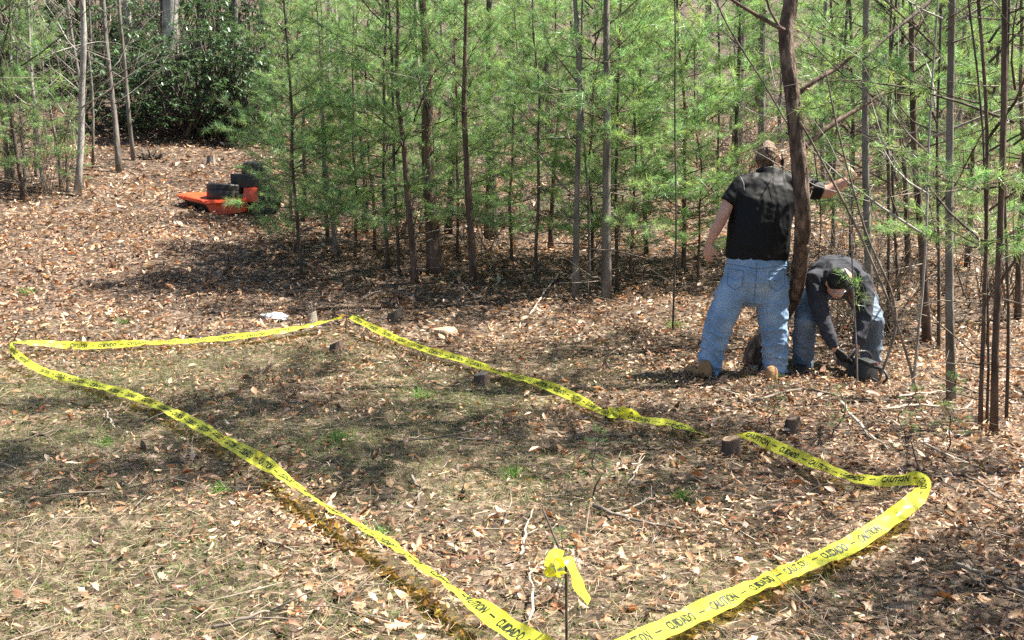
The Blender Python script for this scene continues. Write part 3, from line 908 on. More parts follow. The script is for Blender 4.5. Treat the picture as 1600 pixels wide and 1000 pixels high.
def main_tree():
    base = at(1180, 572)
    Yb = base.y
    e = empty('leaning_pine', base, 'reddish brown leaning trunk the standing man rests his arm across', 'pine tree')
    pts = [base + Vector((0, 0, -.15)), P(1183, 548, Yb), P(1212, 508, Yb - .06), P(1240, 460, Yb - .22), P(1252, 395, Yb - .45), P(1254, 330, Yb - .6), P(1247, 240, Yb - .62), P(1238, 150, Yb - .6), P(1228, 60, Yb - .55), P(1236, 0, Yb - .5)]
    top = pts[-1]
    pts += [top + Vector((.12, .1, .9)), top + Vector((.1, .25, 2.2)), top + Vector((.15, .3, 4.5)), top + Vector((.1, .3, 6.5))]
    sp = catmull(pts, 26) - np.array(base)
    L = len(sp)
    s = np.concatenate([[0], np.cumsum(np.linalg.norm(np.diff(sp, axis=0), axis=1))])
    rad = np.interp(s, [0, .2, .5, 1.5, 2.5, 4, 9], [.14, .095, .062, .057, .053, .045, .012])
    b = MB(); b.tube(sp, rad, 44)
    ns, sd = len(sp), 44
    V = b.V[0]
    for i in range(ns):
        for j in range(sd):
            a = 2 * math.pi * j / sd
            q = Vector((math.cos(a) * 3.2, math.sin(a) * 3.2, s[i] * 5))
            pl = abs(noise.noise(q * 1.3)) * 2 - .35 + .5 * noise.noise(Vector((q.x * 2.5, q.y * 2.5, q.z * 1.4)))
            V[i * sd + j] += (V[i * sd + j] - sp[i]) * .14 * max(-.6, min(pl, .7))
    link('trunk', b.mesh('trunk'), M['bark_red'], e)
    def limb(ps, r0, r1, mat='bark_brown', name='branch'):
        q = catmull(ps, 5) - np.array(base)
        bb = MB(); bb.tube(q, np.linspace(r0, r1, len(q)), 7, jit=.12)
        return link(name, bb.mesh(name), M[mat], e)
    Y = Yb - .58
    limb([P(1245, 148, Y), P(1275, 125, Y), P(1310, 105, Y + .1), P(1347, 73, Y + .15)], .022, .014)
    limb([P(1250, 235, Y), P(1300, 195, Y + .1), P(1350, 165, Y + .2), P(1380, 145, Y + .3)], .022, .01)
    limb([P(1226, 48, Y), P(1190, 28, Y), P(1150, 4, Y - .1), P(1120, -20, Y - .1)], .017, .009)
    limb([P(1230, 60, Y), P(1205, 20, Y), P(1195, -10, Y)], .01, .007)
    limb([P(1347, 95, Y + .15), P(1395, 50, Y + .3), P(1450, 5, Y + .5), P(1480, -30, Y + .6)], .008, .022, 'bark_dark')
    limb([P(1246, 160, Y), P(1270, 170, Y - .1), P(1320, 150, Y - .2)], .006, .002, 'twig')
    limb([P(1250, 330, Y), P(1268, 300, Y + .1), P(1278, 240, Y + .3)], .006, .002, 'twig')
    limb([P(1258, 300, Y), P(1270, 293, Y - .03)], .012, .009)
    limb([P(1240, 215, Y), P(1228, 207, Y - .04)], .010, .007)
    limb([P(1248, 420, Y + .1), P(1236, 414, Y + .02)], .011, .008)
    # knots
    for px, py in ((1247, 48), (1262, 385), (1240, 248), (1262, 140)):
        bm = bmesh.new(); bmesh.ops.create_icosphere(bm, subdivisions=2, radius=.012)
        bm_obj('knot', bm, M['cutwood'], e, loc=P(px, py, Y - .055) - base)
    # its crown is above the picture
    v = PV['canopy']
    for nm in ('branches', 'crown'):
        for k in range(1):
            o = link(nm, v[nm], parent=e)
            o.location = top + Vector((.1, .25, -2.2)) - base
            o.rotation_euler = (0, 0, 2.1 * k)
    # low green sprays on the trunk
    r = np.random.default_rng(77)
    for i, (px, py, dy) in enumerate(((1262, 158, -.1), (1290, 165, -.1), (1302, 158, -.1), (1332, 75, .1), (1352, 68, .1), (1372, 140, .2), (1390, 135, .2), (1255, 170, -.1))):
        tp = [np.array(P(px + r.normal(0, 6), py + r.normal(0, 5), Y + dy) - base) for k in range(4)]
        td = [r.normal(0, 1, 3) + [.4, -.2, .2] for k in range(4)]
        link('needle_spray', needle_mesh('needle_spray', np.array(tp), np.array(td), 5 + i), None, e)
    return e
main_tree()

# leaning dead poles crossing on the right
def pole(pts, r0, r1, mat, label, name='leaning_pole', cat='dead sapling', sides=6):
    q = catmull(pts, 6); base = q[0].copy()
    e = MB(); e.tube(q - base, np.linspace(r0, r1, len(q)), sides, jit=.08)
    return tag(link(name, e.mesh(name), M[mat], loc=base), label, cat)
g = at(1432, 612)
pole([g, P(1418, 560, g.y), P(1392, 480, g.y), P(1340, 360, g.y - .1), P(1278, 240, g.y - .2), P(1250, 190, g.y - .3)], .011, .007, 'twig', 'long pale dead pole leaning from the right ground to the leaning pine')
g = at(1448, 655)
pole([g + Vector((0, .9, 0)), P(1400, 490, g.y + .9), P(1352, 360, g.y + .9), P(1312, 215, g.y + .9), P(1290, 110, g.y + .9)], .011, .006, 'twig', 'grey dead pole the standing man grips, leaning behind the long pale pole')
g = at(1160, 470)
pole([P(1232, 196, 7.9), P(1190, 125, 8.0), P(1140, 45, 8.1), P(1110, -20, 8.2)], .007, .009, 'twig', 'pale slanting pole propped against the upper leaning pine from the left')

# ------------------------------------------------------------------ fallen sticks and stumps
STICKS = [
    ([(815, 868), (822, 830), (830, 795)], .007, 'twig_pale', 'pale upright dead stalk left of the stake with the tape bow'),
    ([(828, 968), (832, 915), (828, 880)], .006, 'twig_pale', 'pale dead stalk just below the other stalk left of the tape bow'),
    ([(927, 790), (990, 812), (1065, 826)], .010, 'twig', 'dark fallen branch lying inside the right half of the tape'),
    ([(975, 800), (1010, 782), (1022, 780)], .006, 'twig_pale', 'small pale fork of wood touching the dark fallen branch'),
    ([(955, 735), (990, 725), (998, 728)], .006, 'twig_pale', 'short pale stick above the dark fallen branch'),
    ([(980, 755), (995, 735), (1000, 725)], .005, 'twig_pale', 'thin pale stick crossing the short pale stick'),
    ([(1160, 632), (1250, 608), (1330, 622), (1400, 625)], .010, 'twig', 'long grey branch lying in front of the bending man'),
    ([(1315, 628), (1345, 665), (1375, 690), (1388, 700)], .011, 'twig_pale', 'curved pale branch on the leaves below the bending man'),
    ([(1390, 620), (1440, 614), (1495, 612)], .009, 'twig_pale', 'straight pale greenish branch at the foot of the lone curving pine'),
    ([(1380, 640), (1440, 632), (1500, 640), (1520, 625)], .010, 'twig_pale', 'bent pale branch in front of the lone curving pine'),
    ([(1440, 690), (1490, 715), (1550, 733)], .007, 'twig_pale', 'thin pale stick left of the double pine foot'),
    ([(1510, 740), (1550, 770), (1590, 800)], .008, 'twig', 'grey stick lying in the dark patch at the right edge'),
    ([(560, 470), (600, 455), (690, 470), (815, 492)], .009, 'twig', 'long grey branch along the foot of the pine grove'),
    ([(700, 415), (735, 455), (748, 465)], .007, 'twig_pale', 'pale thin branch bent at the foot of the pine grove'),
    ([(828, 492), (855, 450), (872, 428)], .010, 'twig_pale', 'pale stick propped in the leaves below the slender pine pole'),
    ([(410, 845), (440, 852), (466, 862)], .008, 'twig', 'short dark stick left of the near tape run'),
    ([(645, 745), (655, 765), (652, 785)], .009, 'twig', 'short grey stub of wood near the clearing centre'),
    ([(480, 825), (510, 812), (540, 802)], .005, 'twig_pale', 'thin yellowish straw crossing under the tape'),
    ([(0, 600), (60, 590), (120, 577)], .007, 'twig', 'dark twig by the left tape corner'),
    ([(165, 640), (172, 655), (182, 668)], .006, 'twig_pale', 'small pale stick near the left of the clearing'),
    ([(1120, 605), (1140, 612), (1215, 645)], .006, 'twig_pale', 'thin pale branch in the leaves before the standing man'),
    ([(1490, 880), (1540, 900), (1600, 930)], .009, 'twig', 'dark stick in the lower right shadow'),
    ([(30, 690), (60, 680), (110, 665)], .006, 'twig', 'thin dark twig at the left edge of the clearing'),
    ([(330, 985), (400, 960), (455, 952)], .007, 'twig', 'thin brown stick at the bottom left of the near tape'),
    ([(1180, 800), (1215, 780), (1260, 775)], .005, 'twig', 'thin brown twig inside the right tape corner'),
    ([(620, 690), (700, 683), (790, 690)], .007, 'twig', 'thin brown stick across the clearing centre'),
    ([(610, 540), (680, 600), (742, 592)], .005, 'twig', 'thin bent twig inside the far tape run'),
]
def ground_stick(pix, r, mat, label, i):
    rr = np.random.default_rng(900 + i)
    pts = []
    for k, (a, b) in enumerate(pix):
        h = .025 + (.03 * rr.random() if 0 < k < len(pix) - 1 else 0)
        pts.append(at(a, b, h))
    q = catmull(pts, 5); q[:, :2] += rr.normal(0, .006, (len(q), 2)); q[:, 2] += rr.normal(0, .003, len(q))
    base = q[0].copy()
    b = MB(); b.tube(q - base, np.linspace(r, r * .5, len(q)), 6, jit=.12)
    root = q[len(q) // 2] - base
    d = q[-1] - q[0]; d /= np.linalg.norm(d)
    for m in range(2):
        p0 = q[int(len(q) * (.4 + .25 * m))] - base; dd = d + rr.normal(0, .5, 3); dd[2] = abs(dd[2]) * .4
        L = rr.uniform(.06, .16)
        b.tube([p0, p0 + dd * L * .5, p0 + dd * L + rr.normal(0, .01, 3)], [r * .5, r * .4, r * .2], 4)
    tag(link('fallen_branch', b.mesh('fallen_branch'), M[mat], loc=base), label, 'branch', 'fallen sticks on the forest floor')
for i, (pix, r, mt, lab) in enumerate(STICKS): ground_stick(pix, r, mt, lab, i)

def twig_litter():
    b = MB(); r = np.random.default_rng(44)
    for k in range(900):
        y = 2.4 + 14 * r.random() ** 1.2; x = r.uniform(-.6, .6) * y
        if y < 7 and r.random() < .55: continue
        z = tzf(x, y); a = r.uniform(0, 6.28); L = r.uniform(.08, .5)
        d = np.array([math.cos(a), math.sin(a), r.normal(.08, .12)])
        p = np.array([x, y, z + .03])
        m = p + d * L * .5 + r.normal(0, .02, 3)
        b.tube([p, m, p + d * L], [.0035, .003, .0012], 3)
    o = kind(link('twig_litter', b.mesh('twig_litter'), M['twig']), 'stuff')
    o['label'] = 'small dead twigs strewn over the leaf litter'; o['category'] = 'twigs'
twig_litter()

def stump(px, py, wpx, hpx, label, bark='bark_brown', top='cutwood', slant=.2, seed=0, name='tree_stump'):
    b = at(px, py); r0 = wpx / F_PX * b.y / 2; h = hpx / F_PX * b.y
    rr = np.random.default_rng(seed + 1000)
    e = empty(name, b, label, 'stump', 'cut stumps in the clearing')
    n = 16
    a = np.arange(n) * 2 * np.pi / n
    w = 1 + rr.normal(0, .06, n)
    prof = [(1.35, -.05), (1.12, .25 * h), (1.0, .7 * h), (.97, h)]
    bm = bmesh.new(); rings = []
    for f, z in prof:
        rings.append([bm.verts.new((r0 * f * w[i] * math.cos(a[i]), r0 * f * w[i] * math.sin(a[i]), z + (slant * r0 * math.cos(a[i]) if z > .6 * h else 0))) for i in range(n)])
    for A, B in zip(rings, rings[1:]):
        for i in range(n): bm.faces.new((A[i], A[(i + 1) % n], B[(i + 1) % n], B[i]))
    bm.faces.new(rings[-1])
    bm_obj('bark', bm, M[bark], e)
    bm = bmesh.new()
    lo = [bm.verts.new((r0 * .9 * w[i] * math.cos(a[i]), r0 * .9 * w[i] * math.sin(a[i]), h + slant * r0 * math.cos(a[i]) * .9 - .002)) for i in range(n)]
    hi = [bm.verts.new(v.co + Vector((0, 0, .006 + abs(rr.normal(0, .002))))) for v in lo]
    for i in range(n): bm.faces.new((lo[i], lo[(i + 1) % n], hi[(i + 1) % n], hi[i]))
    bm.faces.new(hi)
    bm_obj('cut_face', bm, M[top], e)
    return e
stump(1141, 712, 30, 28, 'cut stump with a pale top where the tape passes behind', seed=1)
stump(1238, 675, 24, 22, 'small dark cut stump right of the tape stump', seed=2, top='bark_brown')
def rock():
    b = at(695, 521)
    bm = bmesh.new(); bmesh.ops.create_icosphere(bm, subdivisions=4, radius=1)
    for v in bm.verts:
        v.co *= 1 + .22 * noise.noise(v.co * 1.3 + Vector((5, 2, 1))) + .06 * noise.noise(v.co * 5)
        v.co = Vector((v.co.x * .125, v.co.y * .10, max(-.3, min(v.co.z, .62 + .1 * v.co.x)) * .085))
    tag(bm_obj('rock', bm, noise_mat('tan_rock', (.30, .20, .13), (.50, .36, .25), 12, .9, .5, 50), loc=b), 'flat tan rock in the leaves behind the far tape run', 'rock')
rock()
stump(526, 550, 22, 16, 'small stump below the far tape corner', seed=4, slant=.5)
stump(618, 500, 26, 14, 'low dark stump right of the far tape corner', 'bark_dark', 'bark_dark', .4, 5)
stump(752, 600, 24, 16, 'small cut stub in the leaves below the far tape run', seed=6, top='bark_grey')
stump(1190, 520, 12, 10, 'tiny cut stub beside the standing man', seed=7)
stump(330, 258, 13, 14, 'small grey stump on the leafy bank behind the mower', 'bark_grey', 'bark_pale', .1, 8)
stump(487, 502, 15, 12, 'bright pale broken stub beside the far tape run', 'twig_pale', 'twig_pale', .6, 9)

# splinters on the pale stub
def splinters():
    b = at(487, 497); m = MB(); r = np.random.default_rng(3)
    for k in range(9):
        d = np.array([r.normal(-.2, .35), r.normal(0, .25), 1.0])
        p = np.array([r.normal(0, .02), r.normal(0, .02), .03])
        m.tube([p, p + d * r.uniform(.07, .16)], [.004, .001], 4)
    tag(link('splintered_wood', m.mesh('splintered_wood'), M['twig_pale'], loc=b), 'pale splinters sticking up from the broken stub', 'splinters')
splinters()

# ------------------------------------------------------------------ barrier tape
def tape_mat():
    m, nt, out = new_mat('tape_yellow')
    N = nt.nodes
    nz = N.new('ShaderNodeTexNoise'); nz.inputs['Scale'].default_value = 14
    tc = N.new('ShaderNodeTexCoord'); nt.links.new(tc.outputs['Object'], nz.inputs['Vector'])
    bp = N.new('ShaderNodeBump'); bp.inputs['Strength'].default_value = .5; bp.inputs['Distance'].default_value = .01
    nt.links.new(nz.outputs['Fac'], bp.inputs['Height'])
    pb = N.new('ShaderNodeBsdfPrincipled')
    pb.inputs['Base Color'].default_value = (.82, .90, .11, 1)
    pb.inputs['Roughness'].default_value = .28
    pb.inputs['Specular IOR Level'].default_value = .5
    nt.links.new(bp.outputs[0], pb.inputs['Normal'])
    tr = N.new('ShaderNodeBsdfTranslucent'); tr.inputs['Color'].default_value = (.86, .92, .06, 1)
    tp = N.new('ShaderNodeBsdfTransparent'); tp.inputs['Color'].default_value = (1.0, .80, .10, 1)
    m1 = N.new('ShaderNodeMixShader'); m1.inputs[0].default_value = .38
    m2 = N.new('ShaderNodeMixShader'); m2.inputs[0].default_value = .33
    nt.links.new(pb.outputs[0], m1.inputs[1]); nt.links.new(tr.outputs[0], m1.inputs[2])
    nt.links.new(m1.outputs[0], m2.inputs[1]); nt.links.new(tp.outputs[0], m2.inputs[2])
    nt.links.new(m2.outputs[0], out.inputs[0])
    return m
M['tape'] = tape_mat()
M['ink'] = noise_mat('tape_print', (.012, .014, .01), (.03, .035, .02), 40, .5)

def text_mesh(s):
    cu = bpy.data.curves.new('t', 'FONT'); cu.body = s; cu.size = 1.0; cu.resolution_u = 2
    cu.offset = 0.03
    o = bpy.data.objects.new('t', cu); COL.objects.link(o)
    dg = bpy.context.evaluated_depsgraph_get()
    me = o.evaluated_get(dg).to_mesh()
    V = np.array([v.co[:] for v in me.vertices]); Fs = [tuple(p.vertices) for p in me.polygons]
    o.evaluated_get(dg).to_mesh_clear()
    bpy.data.objects.remove(o); bpy.data.curves.remove(cu)
    V[:, 0] -= V[:, 0].min(); V[:, 1] -= V[:, 1].min()
    V[:, 0] /= V[:, 0].max(); V[:, 1] /= V[:, 1].max()
    return V, Fs
WORDS = [text_mesh('CAUTION'), text_mesh('CUIDADO')]
TAPE_W = .076

class Ribbon:
    def __init__(self, pts, seed, width=TAPE_W):
        """pts: (point, twist degrees, width factor)"""
        C = catmull([p for p, *_ in pts], 40)
        s = np.concatenate([[0], np.cumsum(np.linalg.norm(np.diff(C, axis=0), axis=1))])
        keyi = np.arange(len(pts)) * 40
        tw = np.interp(np.arange(len(C)), keyi, [t for _, t, *_ in pts])
        wf = np.interp(np.arange(len(C)), keyi, [q[2] if len(q) > 2 else 1 for q in pts])
        self.L = s[-1]
        n = int(self.L / .012) + 2
        self.s = np.linspace(0, self.L, n)
        self.C = np.stack([np.interp(self.s, s, C[:, k]) for k in range(3)], -1)
        ph = seed
        tw = np.interp(self.s, s, tw) + 9 * np.sin(self.s * 5.3 + ph) + 7 * np.sin(self.s * 13.7 + 2 * ph) + 5 * np.sin(self.s * 41 + 3 * ph)
        self.wf = np.interp(self.s, s, wf) * width
        T = np.gradient(self.C, axis=0); T /= np.linalg.norm(T, axis=1)[:, None] + 1e-9
        H = np.cross(T, [0, 0, 1.0]); H /= np.linalg.norm(H, axis=1)[:, None] + 1e-9
        U = np.cross(H, T)
        t = np.radians(tw)[:, None]
        self.W = np.cos(t) * H + np.sin(t) * U
        self.N = np.cross(self.W, T)
    def at(self, s, v):
        """v in -.5...5 across"""
        out = []
        for A in (self.C, self.W, self.N):
            out.append(np.stack([np.interp(s, self.s, A[:, k]) for k in range(3)], -1))
        wf = np.interp(s, self.s, self.wf)[:, None]
        cup = (.13 * np.sin(s * 5.0)[:, None] + .06 * np.sin(s * 23)[:, None] + .05 * np.sin(s * 61 + 2 * np.sin(s * 9))[:, None]) * (np.asarray(v)[:, None] ** 2 * 4 - .5) * wf
        return out[0] + out[1] * wf * np.asarray(v)[:, None] + out[2] * cup, out[2]
    def mesh(self, base):
        vs = np.linspace(-.5, .5, 5); n = len(self.s)
        V = np.stack([self.at(self.s, np.full(n, v))[0] for v in vs], 1).reshape(-1, 3) - base
        i, j = np.meshgrid(np.arange(n - 1), np.arange(4), indexing='ij'); a = i * 5 + j
        return mesh_np('tape', V, np.stack([a, a + 1, a + 6, a + 5], -1).reshape(-1, 4), smooth=True)
    def letters(self, parent, base, flip, start=.05, wl=.155, gap=.10, k0=0, smin=0, smax=1e9):
        s0 = max(start, smin); k = k0
        while s0 + wl < min(self.L, smax):
            V, Fs = WORDS[k % 2]
            pieces = [(V, Fs, s0, wl, .50)]
            dash = np.array([[0, .42, 0], [1, .42, 0], [1, .58, 0], [0, .58, 0]])
            pieces.append((dash, [(0, 1, 2, 3)], s0 + wl + gap * .32, gap * .36, .50))
            for (pv, pf, ss, ll, hh), nm in zip(pieces, ('lettering', 'dash')):
                u, v = pv[:, 0], pv[:, 1]
                S = ss + u * ll; Vv = (v - .5) * hh
                if flip == 'rev': S = ss + (1 - u) * ll
                elif flip == 'mir': Vv = -Vv
                p, nn = self.at(S, Vv)
                verts = [tuple(x) for x in (p + nn * .0012 - base)] + [tuple(x) for x in (p - nn * .0012 - base)]
                m = len(p)
                me = bpy.data.meshes.new(nm)
                me.from_pydata(verts, [], list(pf) + [tuple(q + m for q in f) for f in pf])
                link(nm, me, M['ink'], parent)
            s0 += wl + gap; k += 1

def G(px, py, h, tw=0, wf=1.0): return (at(px, py, h), tw, wf)
# stake bottom -> left corner -> far corner -> knot
tapeA = [G(888, 1046, .16, 60, .6), G(850, 1012, .14, 35), G(800, 985, .12, 15), G(760, 955, .11, 15), G(700, 912, .11, -20), G(610, 850, .10, -24, .9), G(520, 797, .09, -22, .9), G(448, 748, .09, -14, .8),
         G(414, 724, .10, 38), G(372, 700, .10, 42), G(338, 680, .09, 8), G(285, 652, .08, 26), G(232, 627, .07, 14), G(165, 606, .06, 24), G(110, 592, .06, 34), G(55, 574, .08, 14, .9),
         G(18, 545, .13, 60, .8), G(22, 535, .16, 0, .7), G(55, 535, .12, -46), G(105, 539, .06, -51), G(150, 540, .05, -46), G(230, 535, .06, -26), G(330, 530, .06, -28), G(420, 520, .08, -24), G(490, 506, .10, -24), G(535, 495, .13, 50, .7)]
tapeA2 = [G(548, 495, .13, -46, .7), G(600, 520, .10, -20), G(660, 544, .08, -34), G(715, 560, .07, -24), G(785, 582, .07, -14), G(850, 601, .07, -34), G(900, 622, .06, -38), G(938, 641, .06, -21, .8), G(962, 648, .07, -76, .5)]
tapeB = [G(970, 648, .07, -76, .5), G(1000, 655, .06, -16, .7), G(1040, 661, .05, -10), G(1070, 668, .05, -16), G(1092, 676, .03, 0, .8), G(1126, 684, -.03, -16, .8), G(1165, 679, .09, -21, .8), G(1200, 692, .07, -41), G(1245, 712, .07, -31), G(1300, 735, .07, -22), G(1345, 748, .08, -26), G(1395, 750, .11, -36),
         G(1430, 747, .15, -70, .9), G(1444, 756, .16, -20, .8), G(1432, 778, .14, 35), G(1395, 808, .10, 22), G(1330, 850, .08, 20), G(1250, 884, .08, 20), G(1160, 925, .08, 18), G(1060, 972, .09, 18), G(950, 1022, .12, 25), G(895, 1046, .16, 60, .6)]
def make_tape(pts, label, flips, seed):
    rb = Ribbon(pts, seed)
    base = np.array(pts[0][0]); base[2] = tzf(base[0], base[1])
    e = empty('barrier_tape', Vector(base), label, 'caution tape', 'yellow caution tape around the clearing')
    link('tape', rb.mesh(base), M['tape'], e)
    for f in flips: rb.letters(e, base, **f)
    return rb, e, base
A, eA, bA = make_tape(tapeA, 'yellow printed tape from the near stake round the far left corner', [dict(flip='rev', smax=6.4), dict(flip='norm', smin=6.6)], .3)
A2, eA2, bA2 = make_tape(tapeA2, 'yellow printed tape slanting from the far corner to the knot', [dict(flip='mir')], 1.9)
B, eB, bB = make_tape(tapeB, 'yellow printed tape from the knot round the right corner to the near stake', [dict(flip='mir', smax=2.6), dict(flip='rev', smin=2.95)], 4.1)

def crumple(name, pts, label, seed, n_extra=0, spread=.05):
    """short knotted piece of tape"""
    r = np.random.default_rng(seed)
    base = Vector(pts[0][0][0]); base.z = tzf(base.x, base.y)
    e = empty(name, base, label, 'caution tape', 'yellow caution tape around the clearing')
    for k, q in enumerate(pts):
        rb = Ribbon(q, seed + k)
        link('tape_strip', rb.mesh(np.array(base)), M['tape'], e)
        if rb.L > .2: rb.letters(e, np.array(base), 'norm', start=.04, k0=k)
    return e
k0 = at(968, 648, .07)
def around(c, lst, tw): return [(c + Vector(v) * .62, t, w * .62) for v, t, w in zip(lst, tw, [.5, .9, 1, .9, .6, .5])]
crumple('tape_knot', [around(k0, [(0, 0, 0), (-.07, .02, .05), (-.11, 0, .01), (-.05, -.05, -.02), (0, 0, 0)], [0, 60, 120, 200, 260]),
                      around(k0, [(0, 0, 0), (.06, -.02, .04), (.13, -.04, .05), (.19, -.03, -.02)], [40, 80, 30, 70]),
                      around(k0, [(0, 0, 0), (.04, .05, .07), (.02, .08, .02), (-.03, .03, -.02)], [90, 20, 100, 150])],
        'bunched yellow tape knot midway along the far tape run', 3)

# stakes
def stake(pix, h, r, label, mat='bark_dark'):
    (bx, by), rest = pix[0], pix[1:]
    b = at(bx, by)
    pts = [b + Vector((0, 0, -.05))] + [P(x, y, b.y + dy) for x, y, dy in rest]
    q = catmull(pts, 5) - np.array(b)
    m = MB(); m.tube(q, np.linspace(r, r * .6, len(q)), 7, jit=.1)
    return tag(link('stick_stake', m.mesh('stick_stake'), M[mat], loc=b), label, 'stake', 'stick stakes holding the tape'), b
st, sb = stake([(886, 1062), (885, 960, 0), (884, 880, 0), (876, 862, 0), (848, 795, .05)], .3, .0055, 'bent twig stake with a yellow tape bow at the near corner')
stake([(1446, 772), (1440, 745, 0), (1430, 715, .02), (1424, 690, .04)], .3, .005, 'thin leaning twig stake at the right tape corner')
stake([(14, 560), (20, 540, 0), (26, 522, 0), (32, 512, 0)], .3, .007, 'thin twig stake at the left tape corner')
stake([(540, 520), (541, 500, 0), (543, 488, 0)], .3, .008, 'short stick stake at the far tape corner')
Ys = sb.y
crumple('tape_bow', [[(P(880, 868, Ys - .01), 80, .4), (P(866, 864, Ys - .03), 60, .35), (P(857, 882, Ys - .05), 80, .4), (P(862, 900, Ys - .04), 50, .45), (P(883, 893, Ys - .01), 0, .35)],
                     [(P(884, 870, Ys - .012), 200, .5), (P(891, 878, Ys - .03), 190, .55), (P(901, 903, Ys - .04), 175, .75), (P(910, 922, Ys - .05), 165, .75), (P(921, 940, Ys - .05), 150, .5)],
                     [(P(880, 875, Ys - .012), 30, .5), (P(870, 884, Ys - .04), 50, .4), (P(872, 902, Ys - .05), 70, .5)]],
        'yellow tape bow with a loose tail tied on the near stake', 11)

# ------------------------------------------------------------------ crumpled white plastic
def white_bag():
    b = at(430, 499)
    bm = bmesh.new(); bmesh.ops.create_icosphere(bm, subdivisions=4, radius=1)
    for v in bm.verts:
        n = noise.noise(v.co * 1.7 + Vector((3, 1, 0))) * .45 + noise.noise(v.co * 4.5) * .22 + noise.noise(v.co * 10) * .08
        v.co *= 1 + n
        v.co = Vector((v.co.x * .125, v.co.y * .07, max(v.co.z, -.45) * .045 + .02))
    m = noise_mat('white_plastic', (.72, .73, .75), (.84, .85, .86), 12, .3, .3, 30, spec=.5)
    tag(bm_obj('plastic_bag', bm, m, loc=b), 'crumpled white plastic lying on the leaves behind the far tape', 'plastic bag')
white_bag()

